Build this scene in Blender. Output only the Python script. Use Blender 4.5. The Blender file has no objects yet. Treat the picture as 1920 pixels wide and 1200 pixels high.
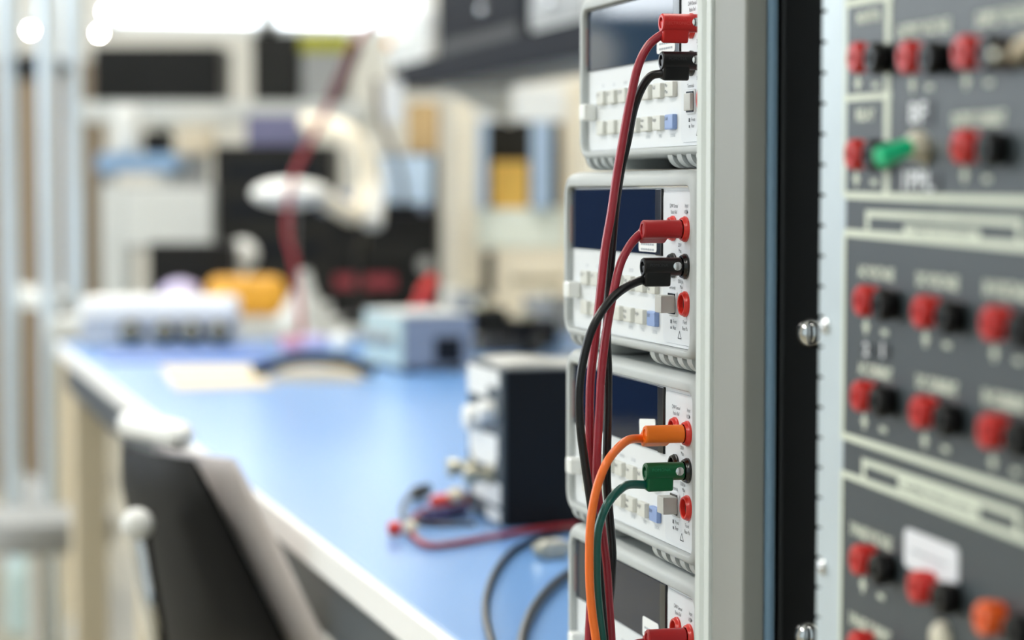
import bpy, bmesh, math, random
from mathutils import Vector, Matrix, Euler
random.seed(7)
SC = bpy.context.scene
COL = SC.collection
PI = math.pi

# ------------------------------------------------------------------ camera
F = 4400.0
CAM = Vector((0, 0, 1.044))
H0, VX = 357.0, -186.0
TH = math.atan((600 - H0) / F)
PH = math.atan((960 - VX) / math.hypot(F, 600 - H0))
FWD = Vector((-math.cos(PH) * math.cos(TH), math.sin(PH) * math.cos(TH), -math.sin(TH)))
RGT = Vector((math.sin(PH), math.cos(PH), 0))
UPV = RGT.cross(FWD)
cam = bpy.data.objects.new('camera', bpy.data.cameras.new('camera'))
COL.objects.link(cam)
cam.matrix_world = Matrix((( RGT.x, UPV.x, -FWD.x, CAM.x), (RGT.y, UPV.y, -FWD.y, CAM.y), (RGT.z, UPV.z, -FWD.z, CAM.z), (0, 0, 0, 1)))
cam.data.sensor_width = 36
cam.data.lens = F / 1920 * 36
cam.data.clip_start = 0.05
cam.data.dof.use_dof = True
cam.data.dof.focus_distance = 1.135
cam.data.dof.aperture_fstop = 6.0
SC.camera = cam
SC.view_settings.view_transform = 'Standard'
SC.view_settings.look = 'None'
SC.view_settings.gamma = 1
SC.view_settings.exposure = 0.95
SC.view_settings.use_curve_mapping = False
SC.cycles.use_denoising = True
SC.cycles.sample_clamp_indirect = 6.0

def ray(x, y): return FWD + RGT * ((x - 960) / F) - UPV * ((y - 600) / F)
def onY(x, y, Y): r = ray(x, y); return CAM + r * (Y / r.y)
def onX(x, y, X): r = ray(x, y); return CAM + r * (X / r.x)
def onZ(x, y, Z): r = ray(x, y); return CAM + r * ((Z - CAM.z) / r.z)
def at(x, y, d): return CAM + ray(x, y) * d
def onP(x, y, p, n): r = ray(x, y); return CAM + r * ((p - CAM).dot(n) / r.dot(n))

# ------------------------------------------------------------------ materials
def lin(c):
    out = []
    for v in c[:3]:
        v = v / 255.0
        out.append(v / 12.92 if v <= 0.04045 else ((v + 0.055) / 1.055) ** 2.4)
    return out + [1.0]
MATS = {}
def mat(name, c, rough=0.5, metal=0.0, var=0.04, scale=30.0, bump=0.0, bscale=400.0, spec=0.5, coat=0.0, emit=0.0, aniso=None):
    if name in MATS: return MATS[name]
    m = bpy.data.materials.new(name); m.use_nodes = True
    nt = m.node_tree; b = nt.nodes['Principled BSDF']
    b.inputs['Roughness'].default_value = rough
    b.inputs['Metallic'].default_value = metal
    b.inputs['Specular IOR Level'].default_value = spec
    b.inputs['Coat Weight'].default_value = coat
    b.inputs['Coat Roughness'].default_value = 0.08
    co = lin(c)
    tc = nt.nodes.new('ShaderNodeTexCoord')
    nz = nt.nodes.new('ShaderNodeTexNoise'); nz.inputs['Scale'].default_value = scale; nz.inputs['Detail'].default_value = 4
    nt.links.new(tc.outputs['Object'], nz.inputs['Vector'])
    if aniso:
        mp = nt.nodes.new('ShaderNodeMapping'); mp.inputs['Scale'].default_value = aniso
        nt.links.new(tc.outputs['Object'], mp.inputs['Vector']); nt.links.new(mp.outputs['Vector'], nz.inputs['Vector'])
    mx = nt.nodes.new('ShaderNodeMix'); mx.data_type = 'RGBA'
    mx.inputs[6].default_value = [max(0, v * (1 - var)) for v in co[:3]] + [1]
    mx.inputs[7].default_value = [min(1, v * (1 + var)) for v in co[:3]] + [1]
    nt.links.new(nz.outputs['Fac'], mx.inputs[0]); nt.links.new(mx.outputs[2], b.inputs['Base Color'])
    if bump > 0:
        n2 = nt.nodes.new('ShaderNodeTexNoise'); n2.inputs['Scale'].default_value = bscale; n2.inputs['Detail'].default_value = 3
        nt.links.new(tc.outputs['Object'], n2.inputs['Vector'])
        bp = nt.nodes.new('ShaderNodeBump'); bp.inputs['Strength'].default_value = bump; bp.inputs['Distance'].default_value = 0.001
        nt.links.new(n2.outputs['Fac'], bp.inputs['Height']); nt.links.new(bp.outputs['Normal'], b.inputs['Normal'])
    if emit > 0:
        b.inputs['Emission Color'].default_value = co; b.inputs['Emission Strength'].default_value = emit
    MATS[name] = m
    return m

M = {
 'bezel': mat('bumper_rubber', (186, 191, 191), 0.55, bump=0.06, bscale=900),
 'case': mat('meter_case', (168, 170, 166), 0.5),
 'panel': mat('meter_panel', (226, 230, 233), 0.5, var=0.02),
 'panel2': mat('terminal_panel', (220, 225, 230), 0.45, var=0.02),
 'glass': mat('display_glass', (10, 26, 52), 0.05, var=0.1, spec=0.22),
 'blackedge': mat('display_black', (8, 9, 11), 0.2),
 'strip': mat('display_reflection', (150, 112, 106), 0.5),
 'key': mat('key_plastic', (216, 217, 210), 0.45, var=0.02),
 'keyblue': mat('blue_key_plastic', (140, 165, 215), 0.45, var=0.02),
 'selector': mat('selector_plastic', (196, 196, 190), 0.45, var=0.02),
 'power': mat('power_button_plastic', (240, 242, 240), 0.4, var=0.01),
 'ink': mat('ink_grey', (48, 56, 66), 0.6),
 'inkfaint': mat('ink_faint', (165, 172, 180), 0.6),
 'sticker': mat('sticker_paper', (240, 242, 242), 0.6, var=0.01),
 'jackred': mat('jack_red', (222, 48, 38), 0.3, coat=0.3),
 'jackblack': mat('jack_black', (16, 16, 18), 0.25, coat=0.3),
 'plugred': mat('plug_red', (178, 28, 32), 0.42, bump=0.05, bscale=1200),
 'plugbright': mat('plug_bright_red', (205, 38, 36), 0.4, bump=0.05, bscale=1200),
 'plugblack': mat('plug_black', (12, 12, 14), 0.4, bump=0.05, bscale=1200),
 'plugorange': mat('plug_orange', (255, 126, 28), 0.42, bump=0.05, bscale=1200),
 'pluggreen': mat('plug_green', (0, 92, 52), 0.38, bump=0.05, bscale=1200),
 'wirered': mat('wire_red', (158, 34, 50), 0.35, spec=0.6),
 'wireblack': mat('wire_black', (12, 12, 15), 0.35, spec=0.5),
 'wireorange': mat('wire_orange', (255, 120, 38), 0.38, spec=0.6),
 'wiregreen': mat('wire_green', (12, 92, 82), 0.3, spec=0.6),
 'hole': mat('socket_dark', (10, 8, 9), 0.6),
 'holered': mat('socket_red', (95, 10, 14), 0.6),
 'holeorange': mat('socket_orange', (170, 70, 15), 0.6),
 'chrome': mat('chrome', (225, 226, 228), 0.16, metal=1.0, var=0.02),
 'nickel': mat('nickel', (190, 185, 165), 0.3, metal=1.0, var=0.05),
 'emb_red': mat('emboss_red', (215, 75, 70), 0.5),
 'emb_green': mat('emboss_green', (40, 135, 95), 0.5),
 'emb_black': mat('emboss_black', (58, 58, 62), 0.5),
 'upright': mat('upright_grey_paint', (146, 148, 143), 0.5, var=0.05, scale=14, bump=0.08, bscale=250),
 'trim': mat('upright_white_trim', (224, 230, 228), 0.4, var=0.02),
 'upblack': mat('upright_black_paint', (3, 3, 4), 0.35, spec=0.4),
 'galv': mat('galvanised_steel', (196, 208, 214), 0.42, metal=0.25, var=0.08, scale=40),
 'rackpanel': mat('rack_panel_slate', (54, 63, 68), 0.42, var=0.05, scale=20, bump=0.05, bscale=700),
 'cream': mat('cream_print', (216, 223, 206), 0.55, var=0.03),
 'postred': mat('post_red', (205, 32, 28), 0.35, coat=0.1),
 'postorange': mat('post_orange', (244, 98, 24), 0.3, coat=0.4),
 'postblack': mat('post_black', (8, 8, 9), 0.35, spec=0.35),
 'togglegreen': mat('toggle_green', (20, 215, 150), 0.3, coat=0.3),
 'ivory': mat('ivory_plastic', (226, 220, 200), 0.35),
 'tape': mat('embossed_tape', (30, 35, 42), 0.4),
 'tapetext': mat('tape_letters', (228, 232, 236), 0.6),
 'labelwhite': mat('label_white', (232, 234, 240), 0.5),
 'bench': mat('bench_blue_mat', (108, 156, 216), 0.28, var=0.05, scale=5, spec=0.6),
 'benchedge': mat('bench_white_edge', (246, 246, 245), 0.4, var=0.02),
 'apron': mat('bench_apron_slate', (62, 70, 78), 0.4),
 'leg': mat('leg_beige', (205, 192, 165), 0.5, var=0.05),
 'floor': mat('floor_vinyl', (158, 152, 134), 0.35, var=0.12, scale=3),
 'wall': mat('wall_paint', (226, 224, 218), 0.8, var=0.03, scale=2),
 'wallwarm': mat('wall_warm_paint', (226, 221, 208), 0.8, var=0.03, scale=2),
 'ceil': mat('ceiling_paint', (228, 228, 224), 0.9, var=0.02),
 'frame': mat('window_frame_white', (225, 228, 230), 0.5),
 'lamp': mat('lamp_diffuser', (255, 252, 244), 0.5, emit=10.5),
 'bulb': mat('lamp_bulb', (255, 250, 235), 0.5, emit=110.0),
 'black': mat('black_plastic', (8, 8, 8), 0.5, spec=0.3),
 'blackgloss': mat('black_enamel', (6, 6, 9), 0.45, spec=0.3),
 'dark': mat('dark_plastic', (24, 24, 22), 0.5, spec=0.3),
 'slate': mat('side_shadow_slate', (26, 29, 36), 0.7, spec=0.1),
 'grey': mat('grey_plastic', (150, 152, 152), 0.5),
 'lgrey': mat('light_grey_plastic', (205, 208, 206), 0.5),
 'white': mat('white_plastic', (236, 237, 234), 0.45, var=0.02),
 'bluegrey': mat('blue_grey_paint', (130, 140, 160), 0.45),
 'violet': mat('violet_card', (112, 112, 145), 0.6),
 'lilac': mat('lilac_bag', (205, 195, 232), 0.4),
 'olive': mat('olive_card', (158, 158, 36), 0.6),
 'gold': mat('gold_card', (246, 196, 96), 0.5, var=0.15, scale=12),
 'yellow': mat('yellow_pouch', (224, 164, 52), 0.5, var=0.15, scale=20),
 'tan': mat('tan_card', (196, 178, 140), 0.7),
 'buff': mat('buff_card', (222, 208, 182), 0.7, var=0.03),
 'creamwood': mat('cream_wood', (240, 230, 208), 0.6, var=0.05, scale=6),
 'postblue': mat('aluminium_post', (206, 220, 232), 0.3, metal=0.3),
 'lightblue': mat('light_blue_plastic', (176, 198, 222), 0.4),
 'redmid': mat('red_plastic', (214, 52, 44), 0.4),
 'redwire': mat('red_wire_far', (150, 30, 42), 0.45),
 'connector': mat('connector_grey', (186, 184, 172), 0.55),
 'pink': mat('pink_foam', (216, 150, 176), 0.7),
 'leather': mat('black_vinyl', (3, 3, 4), 0.5, spec=0.12, bump=0.15, bscale=120),
 'fabric': mat('grey_shell', (222, 213, 210), 0.7, bump=0.1, bscale=300),
 'teal': mat('pale_teal_plastic', (176, 196, 194), 0.4),
}
# floor tiles: faint procedural tile joints
def tile_floor(m):
    nt = m.node_tree; b = nt.nodes['Principled BSDF']
    br = nt.nodes.new('ShaderNodeTexBrick'); br.offset = 0.0
    br.inputs['Scale'].default_value = 1.0; br.inputs['Brick Width'].default_value = 0.6; br.inputs['Row Height'].default_value = 0.6
    br.inputs['Mortar Size'].default_value = 0.004
    br.inputs['Color1'].default_value = lin((160, 154, 136)); br.inputs['Color2'].default_value = lin((150, 145, 128)); br.inputs['Mortar'].default_value = lin((110, 106, 95))
    tc = [n for n in nt.nodes if n.type == 'TEX_COORD'][0]
    nt.links.new(tc.outputs['Object'], br.inputs['Vector']); nt.links.new(br.outputs['Color'], b.inputs['Base Color'])
tile_floor(M['floor'])

# ------------------------------------------------------------------ mesh helpers
def obj(name, bm, m, parent=None, smooth=True, angle=38):
    me = bpy.data.meshes.new(name)
    bmesh.ops.recalc_face_normals(bm, faces=bm.faces[:])
    bm.to_mesh(me); bm.free()
    me.materials.append(m)
    if smooth:
        me.polygons.foreach_set('use_smooth', [True] * len(me.polygons))
        me.set_sharp_from_angle(angle=math.radians(angle))
    o = bpy.data.objects.new(name, me); COL.objects.link(o)
    if smooth:
        wn = o.modifiers.new('weighted', 'WEIGHTED_NORMAL'); wn.mode = 'FACE_AREA'; wn.weight = 80; wn.keep_sharp = True
    if parent: o.parent = parent
    return o
def tag(o, label, cat, group=None, kind=None):
    o['label'] = label; o['category'] = cat
    if group: o['group'] = group
    if kind: o['kind'] = kind
    return o
def thing(name, label, cat, loc=(0, 0, 0), rot=(0, 0, 0), group=None):
    o = bpy.data.objects.new(name, None); COL.objects.link(o)
    o.location = loc; o.rotation_euler = rot; o.empty_display_size = 0.05
    return tag(o, label, cat, group)
def struct(o): o['kind'] = 'structure'; return o
def copy_tree(o, parent=None):
    c = o.copy(); COL.objects.link(c)
    if parent: c.parent = parent
    for ch in list(o.children): copy_tree(ch, c)
    return c
def B(): return bmesh.new()
def box(bm, lo, hi, bev=0.0, seg=2, mtx=None):
    t = B(); bmesh.ops.create_cube(t, size=1.0)
    lo = Vector(lo); hi = Vector(hi); c = (lo + hi) / 2; s = hi - lo
    for v in t.verts: v.co = Vector((v.co.x * s.x, v.co.y * s.y, v.co.z * s.z)) + c
    if bev > 0: bmesh.ops.bevel(t, geom=t.edges[:], offset=min(bev, 0.49 * min(abs(s.x), abs(s.y), abs(s.z))), segments=seg, profile=0.5, affect='EDGES')
    if mtx is not None: bmesh.ops.transform(t, matrix=mtx, verts=t.verts[:])
    merge(bm, t); return bm
def merge(bm, t):
    me = bpy.data.meshes.new('tmp'); t.to_mesh(me); t.free(); bm.from_mesh(me); bpy.data.meshes.remove(me)
def frame_of(d):
    d = d.normalized(); a = Vector((0, 0, 1)) if abs(d.z) < 0.9 else Vector((1, 0, 0))
    u = a.cross(d).normalized(); return u, d.cross(u)
def spline(pts, n=8):
    pts = [Vector(p) for p in pts]
    P = [pts[0] * 2 - pts[1]] + pts + [pts[-1] * 2 - pts[-2]]
    out = []
    for i in range(1, len(P) - 2):
        p0, p1, p2, p3 = P[i - 1], P[i], P[i + 1], P[i + 2]
        for k in range(n):
            t = k / n
            out.append(0.5 * ((2 * p1) + (p2 - p0) * t + (2 * p0 - 5 * p1 + 4 * p2 - p3) * t * t + (3 * p1 - p0 - 3 * p2 + p3) * t ** 3))
    out.append(pts[-1]); return out
def tube(bm, pts, r, n=12):
    pts = [Vector(p) for p in pts]; rings = []; u = None
    for i, p in enumerate(pts):
        d = (pts[min(i + 1, len(pts) - 1)] - pts[max(i - 1, 0)]).normalized()
        if u is None: u, v = frame_of(d)
        else:
            u = (u - d * u.dot(d)).normalized(); v = d.cross(u)
        rr = r[i] if isinstance(r, (list, tuple)) else r
        rings.append([bm.verts.new(p + (u * math.cos(2 * PI * k / n) + v * math.sin(2 * PI * k / n)) * rr) for k in range(n)])
    for a, b in zip(rings, rings[1:]):
        for k in range(n): bm.faces.new((a[k], a[(k + 1) % n], b[(k + 1) % n], b[k]))
    bm.faces.new(rings[0][::-1]); bm.faces.new(rings[-1]); return bm
def lathe(bm, prof, org, axis, n=24):
    org = Vector(org); d = Vector(axis).normalized(); u, v = frame_of(d); rings = []
    for r, t in prof:
        if r < 1e-6: rings.append([bm.verts.new(org + d * t)])
        else: rings.append([bm.verts.new(org + d * t + (u * math.cos(2 * PI * k / n) + v * math.sin(2 * PI * k / n)) * r) for k in range(n)])
    for a, b in zip(rings, rings[1:]):
        for k in range(n):
            k2 = (k + 1) % n
            if len(a) == 1 and len(b) > 1: bm.faces.new((a[0], b[k2], b[k]))
            elif len(b) == 1 and len(a) > 1: bm.faces.new((a[k], a[k2], b[0]))
            elif len(a) > 1: bm.faces.new((a[k], a[k2], b[k2], b[k]))
    if len(rings[0]) > 1: bm.faces.new(rings[0][::-1])
    if len(rings[-1]) > 1: bm.faces.new(rings[-1])
    return bm
def ball(bm, c, r, sc=(1, 1, 1), n=16):
    bmesh.ops.create_uvsphere(bm, u_segments=n, v_segments=n // 2 + 2, radius=r, matrix=Matrix.Translation(c) @ Matrix.Diagonal((sc[0], sc[1], sc[2], 1)))
    return bm
def rrect(x0, x1, z0, z1, r, n=6):
    pts = []
    for cx, cz, a0 in ((x1 - r, z1 - r, 0), (x0 + r, z1 - r, PI / 2), (x0 + r, z0 + r, PI), (x1 - r, z0 + r, 1.5 * PI)):
        for k in range(n + 1):
            a = a0 + PI / 2 * k / n; pts.append((cx + r * math.cos(a), cz + r * math.sin(a)))
    return pts
def loft(bm, loops, cap0=False, cap1=False):
    R = [[bm.verts.new(p) for p in L] for L in loops]; n = len(R[0])
    for a, b in zip(R, R[1:]):
        for k in range(n): bm.faces.new((a[k], a[(k + 1) % n], b[(k + 1) % n], b[k]))
    if cap0: bm.faces.new(R[0][::-1])
    if cap1: bm.faces.new(R[-1])
    return bm
def text_bm(items, mtx=None, bold=0.0):
    """items: (string, x, z, size, align, y, stretch); letters lie in the XZ plane and face -Y."""
    bm = B()
    for it in items:
        s, x, z, size, al, y = it[:6]; st = it[6] if len(it) > 6 else 1.0
        cu = bpy.data.curves.new('txt', 'FONT'); cu.body = s; cu.size = size; cu.align_x = al; cu.align_y = 'CENTER'; cu.resolution_u = 2; cu.offset = bold * it[3]
        o = bpy.data.objects.new('txt', cu); COL.objects.link(o)
        dg = bpy.context.evaluated_depsgraph_get()
        me = bpy.data.meshes.new_from_object(o.evaluated_get(dg))
        me.transform(Matrix.Translation((x, y, z)) @ Matrix.Rotation(PI / 2, 4, 'X') @ Matrix.Diagonal((st, 1, 1, 1)))
        bm.from_mesh(me)
        bpy.data.objects.remove(o); bpy.data.curves.remove(cu); bpy.data.meshes.remove(me)
    if mtx is not None: bmesh.ops.transform(bm, matrix=mtx, verts=bm.verts[:])
    return bm
def flat_obj(name, bm, m, parent=None):
    me = bpy.data.meshes.new(name); bm.to_mesh(me); bm.free(); me.materials.append(m)
    o = bpy.data.objects.new(name, me); COL.objects.link(o)
    if parent: o.parent = parent
    return o

# ------------------------------------------------------------------ the setting
X0R, X1R, Y0R, Y1R, ZC = -12.0, 2.0, -4.5, 2.8, 2.9
def sbox(name, lo, hi, m): return struct(obj(name, box(B(), lo, hi), m, smooth=False))
sbox('floor', (X0R - .2, Y0R - .2, -.1), (X1R + .2, Y1R + .2, 0), M['floor'])
sbox('ceiling', (X0R - .2, Y0R - .2, ZC), (X1R + .2, Y1R + .2, ZC + .1), M['ceil'])
sbox('wall_right', (X0R, Y1R, 0), (X1R, Y1R + .15, ZC), M['wallwarm'])
sbox('wall_rear', (X1R, Y0R, 0), (X1R + .15, Y1R, ZC), mat('wall_cool_paint', (206, 220, 230), .8))
def wall_with_bands(name, axis, pos, bands, z0, z1, m, wn):
    bm = B()
    def bb(p0, p1, q0, q1):
        if axis == 'X': box(bm, (pos - .15, p0, q0), (pos, p1, q1))
        else: box(bm, (p0, pos - .15, q0), (p1, pos, q1))
    lo, hi = (Y0R, Y1R) if axis == 'X' else (X0R, X1R)
    bb(lo, hi, 0, z0); bb(lo, hi, z1, ZC); cur = lo
    for a0, a1, npan in bands: bb(cur, a0, z0, z1); cur = a1
    bb(cur, hi, z0, z1)
    struct(obj(name, bm, m, smooth=False))
    for a0, a1, npan in bands:
        w = (a1 - a0) / npan
        for i in range(npan):
            f = B()
            def fb(p0, p1, q0, q1):
                if axis == 'X': box(f, (pos - .11, p0, q0), (pos - .05, p1, q1))
                else: box(f, (p0, pos - .11, q0), (p1, pos - .05, q1))
            s0, s1 = a0 + i * w, a0 + (i + 1) * w
            fb(s0, s1, z0, z0 + .05); fb(s0, s1, z1 - .05, z1); fb(s0, s0 + .05, z0, z1); fb(s1 - .05, s1, z0, z1)
            struct(obj('window_%d' % wn, f, M['frame'], smooth=False)); wn += 1
wall_with_bands('wall_far', 'X', X0R, [(Y0R + .4, -.3, 3), (1.0, Y1R - .12, 2)], 1.85, 2.72, M['wall'], 1)
wall_with_bands('wall_left', 'Y', Y0R, [(X0R + .6, -2.0, 6)], 1.15, 2.65, M['wall'], 6)
sbox('added_reflected_panel', (-10.1, -3.9, 0), (-10.0, -.5, 1.52), mat('reflected_navy', (22, 42, 78), .6))  # unseen navy panel, added so the displays reflect something dark
sbox('reflected_band', (-10.1, -3.9, 1.52), (-10.02, -.5, 1.84), mat('reflected_teal', (66, 104, 128), .5))  # unseen teal band, added for the topmost display to reflect
q = at(1178, 92, 9.75); struct(obj('reflected_disc', lathe(B(), [(.15, 0), (.14, .03), (0, .045)], (-10.02, 2 * (.361 + .0106) - q.y, q.z), (1, 0, 0), 32), M['white']))  # unseen white disc, added as a bright shape in the topmost display
w = bpy.data.worlds.new('daylight'); SC.world = w; w.use_nodes = True
bg = w.node_tree.nodes['Background']
bg.inputs['Color'].default_value = (0.86, 0.94, 1.0, 1); bg.inputs['Strength'].default_value = 3.4

lamp0 = thing('ceiling_light', 'long white ceiling light panel', 'ceiling light', group='ceiling light panels')
f = B(); box(f, (-.75, -.2, -.05), (.75, -.17, 0)); box(f, (-.75, .17, -.05), (.75, .2, 0)); box(f, (-.75, -.2, -.05), (-.72, .2, 0)); box(f, (.72, -.2, -.05), (.75, .2, 0))
obj('frame', f, M['frame'], lamp0, smooth=False)
obj('diffuser', box(B(), (-.72, -.17, -.035), (.72, .17, -.01)), M['lamp'], lamp0, smooth=False)
k = 0
for yy in (-1.3, 0.75):
    for xx in (-9.5, -7.0, -4.5, -2.2, 0.5):
        L = lamp0 if k == 0 else copy_tree(lamp0)
        L.location = (xx, yy, ZC); k += 1

# ------------------------------------------------------------------ meters
PF = 0.361                       # plane of the meter fronts
X0 = -1.267                      # left edge of a meter's front opening
ZB = 0.760                       # bench top
PITCH = 0.098
OZ0, OZ1, OW = 0.0108, 0.0893, 0.212
Z2 = ZB + 2 * PITCH              # base of the second meter from the top
PY = 0.0038                      # depth of the front panel behind the bumper face
def L2(x, y, yy=PY):             # pixel on the second meter -> local x, z of its panel
    p = onY(x, y, PF + yy); return p.x - X0, p.z - Z2

def make_meter():
    root = thing('multimeter', 'meter', 'multimeter')
    # bumper frame
    bm = B(); N = 7
    out = (-.0085, OW + .0105, .0058, PITCH - .0006); inn = (0, OW, OZ0, OZ1)
    def lp(s, y, r, grow=0.0):
        q = [out[i] + (inn[i] - out[i]) * s for i in range(4)]
        return [(px, y, pz) for px, pz in rrect(q[0] + grow, q[1] - grow, q[2] + grow, q[3] - grow, r, N)]
    loft(bm, [lp(0, .045, .013), lp(0, .012, .013), lp(0.0, .006, .013), lp(.12, .0025, .012), lp(.3, .0007, .011), lp(.5, 0, .010), lp(.86, 0, .0065), lp(.96, .0004, .006), lp(1, .0014, .0055), lp(1, .0062, .0055)])
    obj('bumper_frame', bm, M['bezel'], root, angle=60)
    bm = B(); box(bm, (.001, .0064, OZ0 + .001), (OW - .001, .33, OZ1 - .0005), .003)
    obj('case', bm, M['case'], root)
    bm = B(); loft(bm, [[(px, .29, pz) for px, pz in rrect(out[0], out[1], out[2], out[3], .013, N)], [(px, .335, pz) for px, pz in rrect(out[0], out[1], out[2], out[3], .013, N)], [(px, .34, pz) for px, pz in rrect(out[0] + .005, out[1] - .005, out[2] + .005, out[3] - .005, .01, N)]], True, True)
    obj('rear_bumper', bm, M['bezel'], root)
    # front panel
    obj('front_panel', box(B(), (.0003, PY, OZ0 + .0003), (OW - .0003, .0063, OZ1 - .0003)), M['panel'], root, smooth=False)
    dx1, dz0 = L2(1244, 481)
    dx0 = L2(1076, 470)[0]
    bm = B(); loft(bm, [[(px, PY - .0005, pz) for px, pz in rrect(dx1 + .0012, OW - .0012, OZ0 + .002, OZ1 - .0022, .003, 5)], [(px, PY + .001, pz) for px, pz in rrect(dx1 + .0008, OW - .0008, OZ0 + .0016, OZ1 - .0018, .003, 5)]], True, False)
    obj('terminal_plate', bm, M['panel2'], root)
    ex = L2(1233, 420)[0]
    dw = obj('display_window', box(B(), (dx0, PY - .0012, dz0), (ex, PY + .0005, OZ1 - .001), .0004), M['glass'], root)
    obj('display_edge', box(B(), (ex, PY - .0014, dz0 - .0004), (dx1, PY + .0005, OZ1 - .001), .0006), M['blackedge'], dw)
    obj('display_edge', box(B(), (dx0 - .0105, PY - .0006, dz0), (dx0, PY + .0005, OZ1 - .001)), M['blackedge'], dw)
    obj('display_reflection', box(B(), (dx0 - .006, PY - .0012, dz0 + .003), (dx0 - .0002, PY - .0007, dz0 + .024)), M['strip'], dw)  # reflection at the window's side edge, painted as a brown-pink strip
    # power button
    bx0, bz = L2(1086, 545)
    bm = B(); box(bm, (bx0 - .0075, -.0035, bz - .0044), (bx0 + .0035, PY, bz + .0046), .0012, 3)
    obj('power_button', bm, M['power'], root)
    # keys, two rows of seven
    ra, za = L2(1236, 601); rb, _ = L2(1169, 592)
    pt = (ra - rb) / 3; kw = .0128
    names1 = ('DC V', 'AC V', '\u03A9 2W', 'Freq', 'Cont', 'Null', 'Min\nMax'); names2 = ('<', '>', 'v', '^', 'Auto\nMan', 'Single', 'Shift')
    inkk, faint = [], ([], [])
    for row, names in ((0, names2), (1, names1)):
        zc = za + row * .0163
        for i, nm in enumerate(names):
            x1 = ra - (6 - i) * pt; x0 = x1 - kw
            bm = B(); box(bm, (x0, PY - .0026, zc - .0038), (x1, PY + .0004, zc + .0038), .0007, 2)
            ko = obj('key', bm, M['keyblue' if nm == 'Shift' else 'key'], root)
            if nm == 'Shift': ko['label'] = 'blue shift key'
            ls = nm.split('\n'); lg_ = []
            for j, s in enumerate(ls):
                lg_.append((s, x0 + .0012, zc + (.0016 if len(ls) == 1 else .0019 - j * .0031), .0027, 'LEFT', PY - .00275))
            flat_obj('key_legend', text_bm(lg_), M['ink'], ko)
            under = (('', '', '', '', 'ENTER', 'TRIG', 'LOCAL'), ('DC I', 'AC I', '\u03A9 4W', 'PERIOD', 'DIODE', 'dB', 'dBm'))[row][i]
            if under: faint[row].append((under, x0 + kw / 2, zc + (-.0068 if row == 0 else .0066), .0024, 'CENTER', PY - .00015))
    # selector switch (front or rear terminals)
    sx, sz = L2(1270.5, 573)
    bm = B(); loft(bm, [[(px, PY - .0012, pz) for px, pz in rrect(sx - .0118, sx + .0016, sz - .0056, sz + .0058, .0015, 4)], [(px, PY - .0004, pz) for px, pz in rrect(sx - .0124, sx + .0022, sz - .0062, sz + .0064, .0018, 4)]], True, False)
    obj('switch_frame', bm, M['panel2'], root)
    obj('switch_slot', box(B(), (sx - .0105, PY - .0016, sz - .0049), (sx - .0003, PY - .0011, sz + .0052)), M['blackedge'], root, smooth=False)
    # sockets
    def jack(px, py, red):
        x, z = L2(px, py)
        bm = B(); lathe(bm, [(.0062, 0), (.0062, .0010), (.0058, .0014), (.0056, .0022), (.0053, .0026), (.0046, .0026), (.0043, .0022), (.0042, -.0010), (0, -.0012)], (x, PY - .0004, z), (0, -1, 0), 28)
        o = obj('terminal_socket', bm, M['jackred' if red else 'jackblack'], root)
        o['label'] = 'red socket' if red else 'black socket'
        obj('socket_bore', lathe(B(), [(.0041, .0003), (0, .0003)], (x, PY - .0002, z), (0, -1, 0), 20), M['holered' if red else 'hole'], o)
    for q in ((1264.5, 430.5, 1), (1264.5, 500, 0), (1287.5, 432, 1), (1287.5, 502, 0), (1287.5, 572.5, 1)): jack(*q)
    # feet with ribs
    for side in (0, 1):
        bm = B(); xs = .002 if side == 0 else OW - .0645
        for i in range(5):
            xa = xs + i * .0143; loop = []
            prof = [(.0015, .0072)] + [(.0015 + .0075 * (1 - math.cos(a)), .0072 - .0070 * math.sin(a)) for a in [PI / 2 * k / 6 for k in range(1, 7)]] + [(.050, .0002), (.050, .0072)]
            loft(bm, [[(xa, y, z) for y, z in prof], [(xa + .0074, y, z) for y, z in prof]], True, True)
        box(bm, (xs, .030, .001), (xs + 4 * .0143 + .0074, .046, .0072))
        obj('foot', bm, M['bezel'], root)
    # lettering
    T = PY - .0007
    def tx(s, px, py, size=.0027, al='CENTER', st=.92):
        x, z = L2(px, py); return (s, x, z, size, al, T, st)
    inkk += [tx('\u03A94W Sense/', 1266, 388.5), tx('Ratio Ref', 1266, 400), tx('Input', 1289.5, 388, st=.85), tx('V\u03A9\u25B6', 1289, 400.5),
             tx('200V', 1277, 462), tx('Max', 1277.5, 473), tx('500Vpk', 1278.5, 530.5), tx('Max', 1280, 541), tx('Terminals', 1263, 541.5),
             tx('Front', 1267.5, 605.5), tx('Rear', 1267, 617), tx('Fused', 1286.5, 607), tx('Rear Pa', 1286.5, 619),
             tx('\u25A0', 1260.5, 605.5, .0026), tx('\u25A0', 1260.5, 617, .0018)]
    bm = text_bm(inkk)
    tx0, tz0 = L2(1276.5, 637)
    tri = [(tx0 - .0026, tz0), (tx0 + .0026, tz0), (tx0, tz0 + .0036)]
    for (a, b2) in zip(tri, tri[1:] + tri[:1]):
        d = Vector((b2[0] - a[0], 0, b2[1] - a[1])).normalized(); nn = Vector((-d.z, 0, d.x)) * .00022
        q = [Vector((a[0], T, a[1])) + nn, Vector((b2[0], T, b2[1])) + nn, Vector((b2[0], T, b2[1])) - nn, Vector((a[0], T, a[1])) - nn]
        bm.faces.new([bm.verts.new(v) for v in q])
    for (px, py0, py1) in ((1277.5, 449, 456), (1277.5, 481, 488), (1280, 546, 553), (1290, 594, 600)):
        xx, za_ = L2(px, py0); _, zb_ = L2(px, py1)
        bm.faces.new([bm.verts.new(v) for v in ((xx - .0001, T, zb_), (xx + .0001, T, zb_), (xx + .0001, T, za_), (xx - .0001, T, za_))])
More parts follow.
